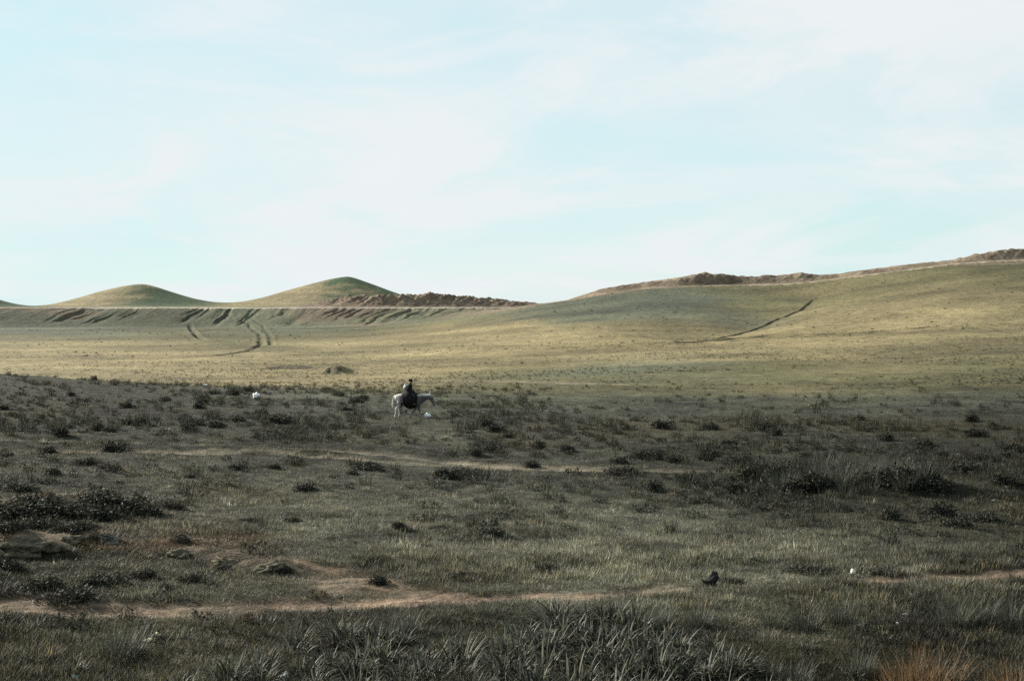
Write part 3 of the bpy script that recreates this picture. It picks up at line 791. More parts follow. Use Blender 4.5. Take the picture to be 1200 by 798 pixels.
TUSS = []
for k in range(4):
    q = random.Random(200 + k)
    Vv, Ff, va = blades(q, 210, (.25, .62), .0085, .22, (.0, .55), (.1, .8), 4); me = mesh_from('tussock', Vv, Ff, va); me.materials.append(M_TUSS); TUSS.append(me)
def tussock(u, v, label, s=1.0, group='tall grass tussocks', name='grass_tussock', mesh=None):
    o = link(name, mesh or TUSS[rs.randrange(4)]); o.location = at(u, v, .01); o.rotation_euler = (0, 0, rs.uniform(0, 6.28)); o.scale = (s * rs.uniform(.9, 1.2), s * rs.uniform(.9, 1.2), s)
    return tag(o, label, 'grass', group)
tussock(135, 775, 'tall hazy grass tussock left of the crumpled litter', 1.1)
tussock(152, 765, 'second grass tussock leaning over the crumpled litter', 1.0)
tussock(568, 722, 'small dark grass tussock on the near edge of the dirt track', .55)
tussock(945, 740, 'wide grass tussock below the dirt track, right of the thicket', 1.0)
tussock(985, 732, 'taller pale grass tussock right of the wide one', 1.1)
tussock(905, 735, 'low grass tussock left of the wide one', .7)
tussock(1120, 735, 'blue-grey grass tussock under the track at the right', 1.05)
tussock(1150, 728, 'grass tussock behind the blue-grey one at the right', .9)
tussock(1185, 735, 'grass tussock cut by the right edge below the track', 1.0)
tussock(480, 742, 'dark grass tussock just behind the left half of the thicket', .8)
tussock(455, 748, 'grass tussock between the spiky plant and the thicket', .75)
tussock(820, 735, 'pale grass tussock behind the right end of the thicket', .8)
tussock(770, 730, 'pale grass tussock right of the tallest plant', .7)
tussock(1010, 790, 'grass tussock left of the large rusty tuft', .8)
tussock(930, 805, 'grass tussock at the bottom edge right of the thicket', .9)
RUSTG = []
for k in range(2):
    q = random.Random(300 + k); Vv, Ff, va = blades(q, 480, (.06, .44), .007, .25, (.0, .55), (-.3, 1.3), 4); me = mesh_from('rusty', Vv, Ff, va); me.materials.append(M_RUST); RUSTG.append(me)
tussock(1085, 808, 'large rusty orange grass tuft at the bottom right', 1.7, 'rusty grass tufts', 'dry_grass_tuft', RUSTG[0])
tussock(1060, 818, 'lower rusty orange tuft leaning out of the large one', 1.25, 'rusty grass tufts', 'dry_grass_tuft', RUSTG[1])
tussock(1190, 820, 'rusty orange grass tuft in the bottom right corner', 1.6, 'rusty grass tufts', 'dry_grass_tuft', RUSTG[1])

SHR = []
for k in range(6):
    q = random.Random(400 + k); Vv, Ff, va = bush(q, 900, .30, .30, .026, .4, 70, 6); me = mesh_from('shrub', Vv, Ff, va); me.materials.append(M_SHRUB); SHR.append(me)
def shrub(u, v, label, sx=1.0, sz=1.0, group='low dark shrubs', sink=.02):
    o = link('shrub', SHR[rs.randrange(6)]); o.location = at(u, v, sink); o.rotation_euler = (0, 0, rs.uniform(-.4, .4) + rs.choice((0, math.pi)))
    sx *= 1.15; sz *= 1.35; o.scale = (sx, sx * .85, sz); return tag(o, label, 'shrub', group)
for (u, v, sx, sz, lab) in [
    (138, 530, 1.6, 1.2, 'round dark shrub standing on the wheel ruts at the left'), (55, 531, 1.1, .8, 'smaller shrub on the ruts left of the round one'), (98, 545, 1.3, .7, 'flat shrub just below the round one on the ruts'),
    (22, 575, 1.6, .6, 'flat dark shrub above the outcrop at the left edge'), (60, 556, .9, .6, 'little shrub between the flat one and the ruts'), (204, 596, .9, .55, 'dark dome shrub right of the outcrop'), (222, 560, .5, .4, 'tiny shrub up the slope right of the outcrop'),
    (278, 550, .9, .6, 'grey twiggy shrub left of centre below the ruts'), (320, 549, .8, .55, 'grey twiggy shrub beside its twin below the ruts'), (357, 575, 1.0, .7, 'dark shrub alone on the slope below the grey twins'),
    (432, 551, 1.9, .8, 'wide grey shrub under the ruts left of centre'), (412, 556, .7, .5, 'small shrub at the foot of the wide grey one'), (527, 560, 1.6, 1.0, 'leafy shrub below the ruts near the picture centre'),
    (572, 625, 1.3, .5, 'dark low shrub with a long shadow in the middle of the grass'), (467, 618, .5, .4, 'shrub on a small earth bump left of the long shadow'), (515, 620, .8, .35, 'flat shrub between the earth bump and the long shadow'),
    (635, 668, 1.0, .45, 'dark shrub above the dirt track right of centre'), (540, 677, .9, .4, 'dark shrub on the bank above the bare earth'), (600, 672, .8, .35, 'flat shrub between two dark ones above the track'), (440, 684, .8, .45, 'shrub in the rusty ground left of the bare earth'),
    (330, 495, 2.4, 1.0, 'broad low shrub on the plain left of the donkey'), (222, 498, 1.6, .9, 'dark shrub left of the broad one on the plain'), (253, 501, 1.3, .9, 'dark shrub touching the broad one on its left'), (395, 502, 1.2, .8, 'small shrub between the broad one and the donkey'),
    (725, 556, 1.7, .7, 'flat dark shrub right of centre below the faint ruts'), (768, 574, 1.0, .8, 'dark shrub with a pale top near the right scrub belt'), (803, 566, 1.2, 1.0, 'taller shrub at the left end of the right scrub belt'),
    (1048, 610, 1.0, .9, 'isolated shrub in the grass below the right scrub belt'), (1105, 605, 1.5, 1.0, 'shrub in the grass under the right end of the belt'), (1120, 618, 1.3, .9, 'shrub just in front of the one under the belt end'), (1150, 612, 1.4, .9, 'shrub near the right edge below the belt'),
    (75, 708, 1.6, .75, 'large black shrub in the left foreground'), (50, 690, 1.2, .7, 'shrub behind the large black one on the left'), (130, 681, 1.3, .5, 'low black shrub right of the large one'), (165, 676, .9, .42, 'low black shrub in line with the other low one'), (110, 684, .9, .45, 'low black shrub between the large one and its neighbours'),
    (225, 682, .8, .5, 'small dark shrub beneath the pale rocks'), (195, 692, .5, .35, 'tiny shrub left of the path below the pale rocks'), (212, 634, .8, .45, 'dark shrub at the top of the pale rocks'), (328, 672, .8, .4, 'shrub under the lowest pale rock'), (262, 668, .7, .3, 'flat shrub in front of the middle pale rock'),
    (20, 604, 2.25, 1.01, 'large black shrub over the outcrop at the left edge'), (75, 602, 1.62, 0.80, 'black shrub in the middle of the outcrop'), (112, 590, 1.88, 1.01, 'black shrub crowning the outcrop'), (150, 596, 2.12, 1.09, 'black shrub at the right end of the outcrop'), (130, 608, 1.75, 0.87, 'black shrub hanging down the outcrop front'), (90, 622, 1.38, 0.72, 'black shrub low on the outcrop'), (52, 618, 1.50, 0.80, 'black shrub above the smooth earth mound'), (118, 632, .9, .4, 'shrub at the foot of the outcrop'),
    (38, 592, 1.7, .8, 'black shrub behind the outcrop at the left'), (170, 604, 1.2, .6, 'black shrub trailing off the right end of the outcrop'), (100, 606, 1.6, .9, 'thick black shrub in the heart of the outcrop'), (12, 622, 1.3, .7, 'black shrub at the left edge over the pale boulder'),
    (10, 668, 1.0, .6, 'dark shrub under the smooth earth mound at the left edge'), (960, 672, 1.8, .45, 'flat dark shrub above the right part of the track'), (1035, 672, 1.4, .4, 'second flat shrub above the right part of the track'), (860, 684, .9, .35, 'low shrub in the shade right of the black stump'),
    (292, 610, .8, .3, 'flat tuft of shrub on the pale slope at left'), (340, 610, .9, .3, 'flat dark shrub on the slope right of the tuft')]:
    shrub(u, v, lab, sx, sz)
for i in range(16):
    shrub(885 + i * 13.5 + rs.uniform(-6, 6), 568 + rs.uniform(-9, 9) + i * .3, 'dark shrub in the tall scrub belt at the right', rs.uniform(1.0, 1.9), rs.uniform(.9, 1.9), 'shrubs of the tall belt at the right')
for i in range(18):
    tussock(890 + i * 11 + rs.uniform(-8, 8), 566 + rs.uniform(-10, 9), 'pale tall grass tuft standing in the scrub belt at the right', rs.uniform(1.1, 1.8), 'grass tufts in the right scrub belt')
for i in range(70):
    u = rs.uniform(0, 470) if i < 28 else rs.uniform(520, 1200); v = rs.uniform(455 if u > 200 else 445, 515) if i < 28 else rs.uniform(492, 550)
    if u > 560 and rs.random() < .35: u = rs.uniform(850, 1200); v = rs.uniform(500, 585)
    if 440 < u < 530 and v < 520: u += 110
    far_ = 'near the far edge of the dark plain' if v < 475 else 'level with the donkey' if v < 505 else 'close to the wheel ruts' if v < 545 else 'in front of the scrub belt'
    lab = 'small dark shrub %s, %s' % (far_, 'left part of the picture' if u < 240 else 'left of the donkey' if u < 480 else 'right of the donkey' if u < 720 else 'towards the right' if u < 960 else 'near the right edge')
    shrub(u, v, lab, rs.uniform(.8, 1.7), rs.uniform(.6, 1.2), 'small shrubs left of the donkey' if u < 480 else 'small shrubs right of the donkey')

# ================================================================ stones and litter
def rock_mesh(name, seed, sx, sy, sz, mat, rough=.3, sub=4):
    bm = bmesh.new(); bmesh.ops.create_icosphere(bm, subdivisions=sub, radius=1)
    q = random.Random(seed); off = Vector((q.uniform(0, 50), q.uniform(0, 50), q.uniform(0, 50)))
    from mathutils import noise as mn
    for v_ in bm.verts:
        n_ = v_.co.normalized(); f = 1 + rough * mn.noise(n_ * 1.6 + off) * 1.6 + rough * .9 * mn.noise(n_ * 3.6 + off) + rough * .4 * mn.noise(n_ * 9 + off)
        f *= 1 - .16 * (mn.cell(n_ * 1.7 + off) if hasattr(mn, 'cell') else .5)
        v_.co = Vector((n_.x * sx, n_.y * sy, n_.z * sz)) * f
    me = bpy.data.meshes.new(name); bm.to_mesh(me); bm.free(); me.materials.append(mat)
    me.polygons.foreach_set('use_smooth', np.ones(len(me.polygons), bool)); return me
def rock(name, u, v, seed, sx, sy, sz, label, cat='rock', mat=None, group=None, sink=.25):
    o = link(name, rock_mesh(name, seed, sx, sy, sz, mat or M_ROCK)); o.location = at(u, v, sz * sink); o.rotation_euler = (rs.uniform(-.2, .2), rs.uniform(-.2, .2), rs.uniform(-.4, .4)); return tag(o, label, cat, group)
GR = 'pale rocks on the left'
rock('boulder', 212, 650, 1, .26, .2, .10, 'pale rock at the upper left end of the rock row', mat=M_ROCK, group=GR, sink=.35)
rock('boulder', 266, 660, 2, .36, .2, .11, 'largest pale rock in the middle of the row', mat=M_ROCK, group=GR, sink=.35)
rock('boulder', 315, 666, 3, .34, .2, .09, 'long pale rock at the lower right of the row', mat=M_ROCK, group=GR, sink=.35)
rock('boulder', 30, 640, 4, .55, .35, .16, 'pale boulder at the left edge under the outcrop', mat=M_ROCK, group=GR, sink=.4)
rock('boulder', 78, 634, 5, .32, .25, .13, 'pale boulder under the black shrubs of the outcrop', mat=M_ROCK, group=GR, sink=.35)
rock('boulder', 122, 630, 7, .34, .25, .10, 'grey rock at the right foot of the outcrop', mat=M_GROCK, group=GR, sink=.35)
for i, (u, v) in enumerate([(468, 614), (735, 552), (1010, 600), (325, 570), (275, 606), (720, 598), (395, 700), (700, 640), (1075, 560), (1165, 588), (930, 590), (880, 655), (860, 630)]):
    rock('stone', u, v, 20 + i, rs.uniform(.06, .12), rs.uniform(.05, .1), rs.uniform(.04, .07), 'small grey stone lying in the meadow grass', 'stone', M_GROCK, 'small stones in the meadow')
M_WHITE = surf_mat('white_plastic', (.62, .66, .68), (.80, .82, .83), 9, .5, .4, .5, .02)
M_WSTONE = surf_mat('white_stone', (.46, .46, .44), (.66, .65, .62), 9, .9, .2, .6, .02)
M_CREAM = surf_mat('cream_litter', (.42, .34, .22), (.72, .64, .48), 12, .7, .3, .5, .01)
M_BLACK = surf_mat('charred_wood', (.010, .010, .010), (.022, .020, .018), 14, .9, .1, .8, .02)
def crumple(name, u, v, seed, sx, sy, sz, label, mat, cat, lift=.4):
    """crushed bag with pinched folds and a torn neck"""
    me = rock_mesh(name, seed, sx, sy, sz, mat, .34, 3)
    o = link(name, me); o.location = at(u, v) + Vector((0, 0, sz * lift)); o.rotation_euler = (.1, .15, seed); return tag(o, label, cat)
crumple('plastic_bag', 501, 489, 51, .14, .11, .11, 'white bag lying at the front feet of the donkey', M_WHITE, 'bag', .75)
crumple('plastic_bag', 300, 466, 52, .17, .15, .18, 'white bag on the plain far left of the donkey', M_WHITE, 'bag', .75)
crumple('plastic_bag', 241, 453, 53, .20, .16, .10, 'faint white scrap near the edge of the dark plain', M_WHITE, 'bag', .7)
rock('white_stone', 1061, 723, 54, .055, .05, .045, 'bright white stone in the grass below the right track', 'stone', M_WSTONE, None, -.5)
rock('white_stone', 1052, 732, 55, .03, .03, .025, 'tiny white stone just below the bright one', 'stone', M_WSTONE, None, -.5)
rock('white_stone', 999, 672, 56, .045, .04, .06, 'small pale stone standing above the right track', 'stone', M_WSTONE, None, -.5)
rock('white_stone', 1012, 660, 57, .03, .03, .02, 'pale chip of stone in the grass above the standing one', 'stone', M_WSTONE, None, -.5)
rock('white_stone', 334, 796, 58, .07, .06, .06, 'pale stone at the bottom edge between strap-leaved plants', 'stone', M_WSTONE, None, -.5)
crumple('paper_litter', 174, 752, 61, .062, .05, .03, 'crumpled cream litter lying in the grass at lower left', M_CREAM, 'litter', .8)
crumple('paper_litter', 185, 747, 62, .055, .04, .045, 'smaller cream scrap leaning behind the crumpled litter', M_CREAM, 'litter', .9)
# pale broken reed: two stems meeting in a point
p = at(198, 762); o = empty('broken_reed', p)
tag(o, 'pale bent reed forming a narrow loop beside the crumpled litter', 'reed')
for path in ([(-.06, 0, 0), (-.03, 0, .13), (.06, .01, .26), (.17, .02, .36)], [(.02, .02, .0), (.09, .02, .12), (.15, .02, .22), (.17, .02, .36)]):
    Vv, Ff = tube(path, .009, .006); link('stem', mesh_from('stem', Vv, Ff, [.9] * len(Vv)), M_DEAD, o)
Vv, Ff, va = blades(rs, 4, (.1, .2), .02, .03, (.3, .8), (.2, .8), 3, .1, vr=(.6, 1), off=(.02, 0, .04)); link('leaf', mesh_from('leaf', Vv, Ff, va), M_DEAD, o)
# black stump
p = at(832, 686)
def stump():
    bm = bmesh.new(); q = random.Random(9); n = 12; rings = []
    for (z, r_, dx) in ((-.05, .13, 0), (.04, .115, 0), (.10, .12, .01), (.16, .10, .02), (.21, .075, .03), (.26, .04, .05)):
        rings.append([bm.verts.new(((r_ * (1 + q.uniform(-.18, .18))) * math.cos(2 * math.pi * k / n) + dx + (.05 if z > .15 else 0), r_ * (1 + q.uniform(-.18, .18)) * math.sin(2 * math.pi * k / n), z + (q.uniform(-.03, .03) if z > .1 else 0))) for k in range(n)])
    for a, b in zip(rings, rings[1:]):
        for k in range(n): bm.faces.new((a[k], a[(k + 1) % n], b[(k + 1) % n], b[k]))
    bm.faces.new(rings[-1]); me = bpy.data.meshes.new('stump'); bm.to_mesh(me); bm.free(); return me
o = empty('tree_stump', p); tag(o, 'small black charred stump in the grass above the track', 'stump'); link('trunk', stump(), M_BLACK, o)
Vv, Ff = tube([(-.05, 0, .05), (-.13, -.02, .08), (-.16, -.02, .14)], .03, .012); link('branch', mesh_from('branch', Vv, Ff), M_BLACK, o)
# blue-green scrap at lower left
crumple('plastic_scrap', 90, 796, 63, .09, .06, .03, 'blue-green plastic scrap under the lone plant at lower left', surf_mat('teal_plastic', (.10, .19, .19), (.2, .32, .32), 9, .5, .4), 'litter', .7)

# ================================================================ donkey and rider
def skin(name, verts, edges, mat, parent=None, vox=.014, smooth=5):
    """joints (x, y, z, half width, half height) joined by tapering limbs -> one continuous surface"""
    tb = bmesh.new(); bmesh.ops.create_icosphere(tb, subdivisions=2, radius=1)
    sv = np.array([v_.co[:] for v_ in tb.verts]); tb.verts.index_update(); sf = np.array([[v_.index for v_ in f_.verts] for f_ in tb.faces]); tb.free()
    V, Fs, n = [], [], 0
    for a, b in edges:
        A = np.array(verts[a] + ((verts[a][3],) if len(verts[a]) < 5 else ())); B = np.array(verts[b] + ((verts[b][3],) if len(verts[b]) < 5 else ()))
        ln = np.linalg.norm(A[:3] - B[:3]); st = max(2, int(ln / (.35 * max(.006, min(A[3], B[3])))) + 1)
        for k in range(st + 1):
            c = A + (B - A) * k / st; rr = np.array([(c[3] + c[4]) / 2, c[3], c[4]])
            V.append(sv * rr + c[:3]); Fs.append(sf + n); n += len(sv)
    me = bpy.data.meshes.new(name + '_limbs'); me.from_pydata(np.concatenate(V).tolist(), [], np.concatenate(Fs).tolist()); me.update()
    o = bpy.data.objects.new(name, me); COL.objects.link(o)
    md = o.modifiers.new('remesh', 'REMESH'); md.mode = 'VOXEL'; md.voxel_size = vox; md.use_smooth_shade = True
    sm = o.modifiers.new('smooth', 'SMOOTH'); sm.factor = .5; sm.iterations = smooth
    dg = bpy.context.evaluated_depsgraph_get(); dg.update()
    m2 = bpy.data.meshes.new_from_object(o.evaluated_get(dg)); m2.name = name
    bpy.data.objects.remove(o, do_unlink=True); bpy.data.meshes.remove(me)
    m2.materials.clear(); m2.materials.append(mat); m2.polygons.foreach_set('use_smooth', np.ones(len(m2.polygons), bool))
    return link(name, m2, None, parent)
def chain(verts, edges, start, pts):
    k = start
    for p_ in pts:
        verts.append(p_); edges.append((k, len(verts) - 1)); k = len(verts) - 1
    return k

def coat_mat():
    """grey coat for the shaded side, sunlight painted whitish on hindquarters and back"""
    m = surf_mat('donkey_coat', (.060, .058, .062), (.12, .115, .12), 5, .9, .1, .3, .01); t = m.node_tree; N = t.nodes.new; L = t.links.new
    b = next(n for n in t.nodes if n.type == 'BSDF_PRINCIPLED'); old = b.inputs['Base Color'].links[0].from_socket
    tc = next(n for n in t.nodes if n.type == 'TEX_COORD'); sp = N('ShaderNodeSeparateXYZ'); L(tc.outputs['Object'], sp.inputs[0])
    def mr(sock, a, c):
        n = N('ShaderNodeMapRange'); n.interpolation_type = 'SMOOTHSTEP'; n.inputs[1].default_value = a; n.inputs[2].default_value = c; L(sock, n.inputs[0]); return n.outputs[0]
    mx = N('ShaderNodeMath'); mx.operation = 'MAXIMUM'; L(mr(sp.outputs[0], -.28, -.60), mx.inputs[0]); L(mr(sp.outputs[2], 1.00, 1.10), mx.inputs[1])  # mask of the painted sunlit rump and topline
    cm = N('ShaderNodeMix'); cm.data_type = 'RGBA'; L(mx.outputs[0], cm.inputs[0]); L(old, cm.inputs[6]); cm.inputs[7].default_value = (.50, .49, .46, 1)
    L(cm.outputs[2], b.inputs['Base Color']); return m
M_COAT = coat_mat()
M_MUZ = surf_mat('donkey_mane', (.45, .44, .41), (.62, .60, .56), 20, .9, .1, .5, .01)
M_HOOF = surf_mat('hoof_horn', (.03, .026, .022), (.06, .05, .045), 20, .6, .3)
M_EYE = surf_mat('dark_eye', (.008, .007, .006), (.014, .012, .01), 20, .2, .5)
base = DONKEY.copy()
dk = empty('donkey', base); dk.scale = (1.05, 1.05, 1.05); tag(dk, 'whitish grey donkey walking right across the plain, head lowered, carrying a rider', 'donkey')
vv = [(-.12, 0, .84, .25, .26)]; ee = []
hip = chain(vv, ee, 0, [(-.38, 0, .90, .22, .24)])
rump = chain(vv, ee, hip, [(-.50, 0, .92, .17, .19)])
sh = chain(vv, ee, 0, [(.14, 0, .82, .25, .27), (.38, 0, .84, .20, .26)])
nk = chain(vv, ee, sh, [(.56, 0, .89, .13, .21), (.78, 0, .96, .095, .155), (.97, 0, 1.01, .08, .115)])
chain(vv, ee, nk, [(1.04, 0, .95, .085, .115), (1.09, 0, .84, .072, .10), (1.14, 0, .71, .055, .07), (1.175, 0, .61, .058, .058), (1.185, 0, .575, .045, .035)])
for sd in (-1, 1):
    chain(vv, ee, nk, [(1.015, sd * .055, 1.09, .028), (1.0, sd * .085, 1.19, .036, .022), (1.015, sd * .095, 1.30, .008)])
chain(vv, ee, hip, [(-.42, -.13, .74, .10, .15), (-.42, -.14, .60, .07, .09), (-.59, -.14, .43, .042, .05), (-.60, -.14, .24, .032), (-.64, -.14, .08, .036), (-.62, -.14, .03, .042)])
chain(vv, ee, hip, [(-.40, .13, .74, .10, .15), (-.36, .14, .60, .07, .09), (-.47, .14, .43, .042, .05), (-.44, .14, .24, .032), (-.46, .14, .08, .036), (-.44, .14, .03, .042)])
chain(vv, ee, sh, [(.40, -.12, .70, .08, .12), (.32, -.125, .46, .05, .055), (.22, -.125, .32, .04), (.11, -.125, .17, .032), (.06, -.125, .07, .035), (.07, -.125, .03, .04)])
chain(vv, ee, sh, [(.44, .12, .70, .08, .12), (.47, .125, .46, .05, .055), (.50, .125, .30, .042), (.51, .125, .16, .032), (.52, .125, .07, .035), (.54, .125, .03, .042)])
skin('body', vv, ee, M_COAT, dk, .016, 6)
for (hx, hy) in ((-.625, -.14), (-.445, .14), (.065, -.125), (.54, .125)):
    Vv, Ff = tube([(hx + .02, hy, 0), (hx, hy, .055)], .055, .042, 10); link('hoof', mesh_from('hoof', Vv, Ff), M_HOOF, dk)
Vv, Ff = tube([(-.58, 0, 1.04), (-.66, 0, 1.02), (-.715, 0, .93), (-.745, 0, .80), (-.75, 0, .68)], .04, .026, 8); tl = link('tail', mesh_from('tail', Vv, Ff, None, True), M_MUZ, dk)
Vv, Ff = tube([(-.75, 0, .72), (-.765, 0, .62), (-.76, 0, .52), (-.75, 0, .46)], .034, .006, 8); link('tail_tuft', mesh_from('tail_tuft', Vv, Ff, None, True), M_MUZ, tl)
Vv, Ff, va = [], [], []
for i in range(60):
    f = i / 59; blades(rs, 3, (.05, .09), .014, .012, (.0, .6), (.2, .6), 2, 0, Vv, Ff, va, (0, 1), (.50 + .48 * f, 0, 1.085 + .02 * f))
link('mane', mesh_from('mane', Vv, Ff, va), M_MUZ, dk)
for sd in (-1, 1):
    link('eye', rock_mesh('eye', 3, .016, .01, .014, M_EYE, .02, 2), None, dk).location = (1.085, sd * .064, .92)
# halter of dark rope with a lead to the rider's hand
M_ROPE = surf_mat('rope', (.05, .035, .025), (.09, .07, .05), 30, .9, .1)
def loop(c, ax, ra, rb, r_, n=16):
    pts = [(c[0] + ra * math.cos(t) * ax[0], c[1] + rb * math.sin(t), c[2] + ra * math.cos(t) * ax[1]) for t in [2 * math.pi * k / n for k in range(n + 1)]]
    return tube(pts, r_, r_, 5)
hl = empty('halter', (0, 0, 0)); hl.parent = dk
Vv, Ff = loop((1.13, 0, .74), (.9, .42), .078, .066, .009); link('noseband', mesh_from('noseband', Vv, Ff), M_ROPE, hl)
Vv, Ff = loop((1.055, 0, .905), (.92, .39), .118, .088, .009); link('headstall', mesh_from('headstall', Vv, Ff), M_ROPE, hl)
Vv, Ff = tube([(1.10, -.07, .71), (.95, -.15, .86), (.70, -.16, 1.02), (.36, -.10, 1.24)], .009, .009); link('lead_rope', mesh_from('lead_rope', Vv, Ff), M_ROPE, hl)

# dark pack cloth with two hanging bags
def pack():
    nx, ns = 22, 40; V, Fs = [], []
    for i in range(nx + 1):
        f = i / nx; x_ = -.28 + .70 * f; e_ = math.sin(math.pi * min(1, max(0, f * .94 + .03))) ** .30
        zb = .44 + .40 * (1 - e_) + (.10 * (1 - f) ** 3)
        for k in range(ns + 1):
            t = (k / ns) * 2 - 1; a = abs(t); sg = -1 if t < 0 else 1
            top = 1.185 - .03 * math.cos(f * 6.28)
            if a < .3: q = a / .3; y_ = .30 * q; z_ = top - .13 * q ** 2
            else:
                q = (a - .3) / .7; z_ = (top - .13) + (zb - (top - .13)) * q
                y_ = .30 + (.17 * math.sin(math.pi * min(1, q * 1.02)) ** .7) * e_ + .02 * q
            w_ = .012 * math.sin(23 * f + 9 * t) * math.sin(11 * t + 3)
            V.append((x_ + .015 * math.sin(9 * t), sg * (y_ + w_), z_))
    for i in range(nx):
        for k in range(ns):
            a = i * (ns + 1) + k; Fs.append((a, a + 1, a + ns + 2, a + ns + 1))
    return V, Fs
M_PACK = surf_mat('pack_cloth', (.008, .006, .006), (.018, .013, .013), 10, .95, .05, .6, .02)
me = mesh_from('pack', *pack(), None, True)
pk = link('saddle_pack', me, M_PACK); pk.location = base; pk.scale = (1.05, 1.05, 1.05); tag(pk, 'dark cloth pack with bulging bags hanging over the donkey', 'saddle pack')
md = pk.modifiers.new('thick', 'SOLIDIFY'); md.thickness = .02; md.offset = 1
Vv, Ff = loop((.05, 0, .78), (.12, 1.0), .44, .46, .012, 28); link('girth_strap', mesh_from('girth_strap', Vv, Ff), M_ROPE, pk)

M_SKIN = surf_mat('skin', (.17, .095, .06), (.21, .12, .08), 20, .6, .3, .1)
M_COATD = surf_mat('dark_coat', (.008, .008, .010), (.018, .017, .019), 12, .95, .08, .5, .015)
M_TROU = surf_mat('dark_trousers', (.008, .008, .01), (.016, .016, .02), 14, .95, .08, .5, .015)
M_CAP = surf_mat('black_cap', (.008, .008, .009), (.016, .016, .018), 20, .9, .1)
M_SHOE = surf_mat('dark_shoe', (.012, .011, .010), (.026, .022, .02), 20, .6, .3)
M_SUNLIT_BACK = surf_mat('sunlit_back_cloth', (.30, .36, .38), (.50, .56, .58), 14, .9, .1, .6, .02)
SX, SZ = .02, 1.235
pr = empty('person', base + Vector((SX, 0, SZ + .05))); tag(pr, 'rider in a dark coat and black cap sitting on the donkey', 'person')
vv = [(0, 0, 0, .13, .11)]; ee = []
ch_ = chain(vv, ee, 0, [(.01, 0, .15, .125, .10), (.03, 0, .29, .13, .09)])
nk = chain(vv, ee, ch_, [(.05, 0, .37, .05, .05)])
hd = chain(vv, ee, nk, [(.085, 0, .42, .052, .05), (.08, 0, .475, .068, .07), (.072, 0, .53, .072, .078), (.07, 0, .56, .06, .06)])
vv.append((.165, 0, .475, .013)); ee.append((nk + 2, len(vv) - 1))                       # nose
for sd in (-1, 1):
    vv.append((.062, sd * .080, .485, .016)); ee.append((nk + 2, len(vv) - 1))             # ears
    el = chain(vv, ee, ch_, [(.02, sd * .16, .28, .058), (-.05 if sd < 0 else .02, sd * .25, .10, .045), (.12, sd * .22, .02, .036), (.26, sd * .12, .0, .026), (.31, sd * .105, .0, .034, .02)])
    for fi, (dy, ln) in enumerate(((-.027, .052), (-.009, .062), (.009, .058), (.027, .045))):
        chain(vv, ee, el, [(.345, sd * .105 + dy, .004, .0095), (.345 + ln * .55, sd * .105 + dy, -.014, .009), (.345 + ln * .45, sd * .105 + dy, -.040, .008)])
    chain(vv, ee, el - 1, [(.300, sd * .105 - sd * .040, .008, .0105), (.335, sd * .105 - sd * .048, .0, .0095)])
    chain(vv, ee, 0, [(.06, sd * .13, -.02, .085), (.30, sd * .42, -.16, .062), (.27, sd * .50, -.34, .05), (.22, sd * .50, -.52, .036), (.24, sd * .50, -.57, .036), (.33, sd * .50, -.585, .03)])
skin('body', vv, ee, M_SKIN, pr, .007, 3)
vv = [(0, 0, 0, .165, .14)]; ee = []
ch_ = chain(vv, ee, 0, [(.005, 0, .15, .15, .13), (.03, 0, .285, .16, .12), (.05, 0, .375, .075, .06)]) - 1
for sd in (-1, 1):
    chain(vv, ee, ch_, [(.02, sd * .165, .285, .085), (-.05 if sd < 0 else .02, sd * .255, .10, .07), (.12, sd * .225, .02, .06), (.235, sd * .135, .0, .046)])
ct = skin('coat', vv, ee, M_COATD, pr, .012, 4)
def skirt():
    V, Fs = [], []; n = 28; prof = [(.16, .15, .10, 0), (.19, .20, .02, .01), (.26, .29, -.06, .02), (.34, .36, -.14, .03), (.39, .42, -.24, .04), (.40, .46, -.34, .05)]
    for (ax, ay, z_, dx) in prof:
        for k in range(n):
            t = 2 * math.pi * k / n; r_ = 1 + .035 * math.sin(7 * t + z_ * 9) * (z_ < 0)
            V.append((dx + ax * r_ * math.cos(t), ay * r_ * math.sin(t), z_ + .02 * math.sin(3 * t)))
    for i in range(len(prof) - 1):
        for k in range(n): Fs.append((i * n + k, i * n + (k + 1) % n, (i + 1) * n + (k + 1) % n, (i + 1) * n + k))
    return V, Fs
o = link('coat_skirt', mesh_from('coat_skirt', *skirt(), None, True), M_COATD, ct); md = o.modifiers.new('thick', 'SOLIDIFY'); md.thickness = .012
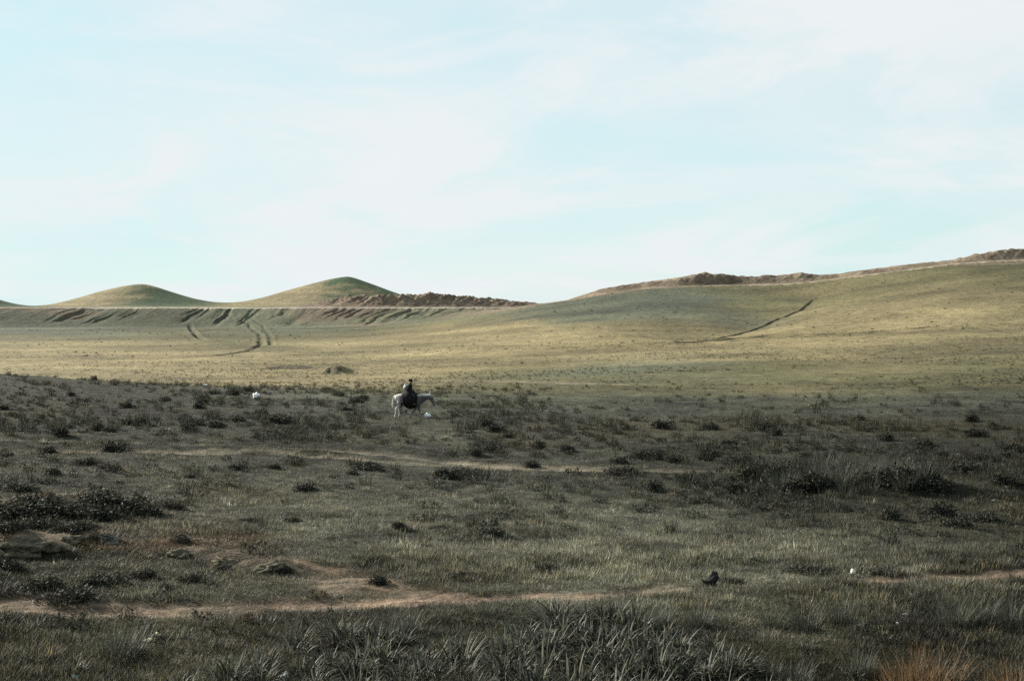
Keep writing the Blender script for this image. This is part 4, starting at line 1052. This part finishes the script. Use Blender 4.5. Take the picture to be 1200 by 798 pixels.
for sd in (-1, 1):
    vv = [(.06, sd * .13, -.02, .10)]; ee = []
    chain(vv, ee, 0, [(.30, sd * .42, -.16, .085), (.27, sd * .50, -.34, .07), (.225, sd * .50, -.50, .055)])
    skin('trouser_leg', vv, ee, M_TROU, pr, .012, 4)
    vv = [(.22, sd * .50, -.54, .045)]; ee = []; chain(vv, ee, 0, [(.25, sd * .50, -.585, .05, .04), (.36, sd * .50, -.60, .042, .03)])
    skin('shoe', vv, ee, M_SHOE, pr, .010, 3)
def cap():
    V, Fs = [], []; n = 20; prof = [(.084, .510), (.092, .53), (.094, .565), (.090, .610), (.080, .628), (.0, .632)]
    for (r_, z_) in prof:
        for k in range(n): t = 2 * math.pi * k / n; V.append((.07 + r_ * math.cos(t) * 1.04, r_ * .88 * math.sin(t), z_))
    for i in range(len(prof) - 1):
        for k in range(n): Fs.append((i * n + k, i * n + (k + 1) % n, (i + 1) * n + (k + 1) % n, (i + 1) * n + k))
    return V, Fs
cp_ = link('cap', mesh_from('cap', *cap(), None, True), M_CAP, pr)
Vv, Ff = [], []
for k in range(9):
    t = (k / 8 - .5) * 2.2; Vv += [(.07 + .092 * math.cos(t), .082 * math.sin(t), .525), (.07 + .15 * math.cos(t * .8), .08 * math.sin(t), .513)]
for k in range(8): Ff.append((2 * k, 2 * k + 2, 2 * k + 3, 2 * k + 1))
o = link('peak', mesh_from('peak', Vv, Ff), M_CAP, cp_); o.modifiers.new('thick', 'SOLIDIFY').thickness = .008
for sd in (-1, 1):
    link('eye', rock_mesh('eye', 4, .006, .009, .006, M_EYE, .02, 1), None, pr).location = (.146, sd * .028, .492)
# pale bundle added where sun lights the shoulder and back
bd = empty('sunlit_back_bundle', base + Vector((-.17, -.03, 1.52))); tag(bd, "small pale cloth bundle slung on the rider's back", 'bundle')
link('bag', rock_mesh('bag', 77, .085, .12, .115, M_SUNLIT_BACK, .16, 3), None, bd)
link('knot', rock_mesh('knot', 78, .035, .04, .035, M_SUNLIT_BACK, .3, 2), None, bd).location = (-.01, 0, .125)
Vv, Ff = tube([(0, -.03, .11), (.05, -.09, .10), (.13, -.125, .125), (.23, -.125, .11), (.30, -.10, .04), (.325, -.02, -.02), (.33, .06, -.09), (.29, .13, -.15)], .012, .012); link('strap', mesh_from('strap', Vv, Ff), M_SUNLIT_BACK, bd)
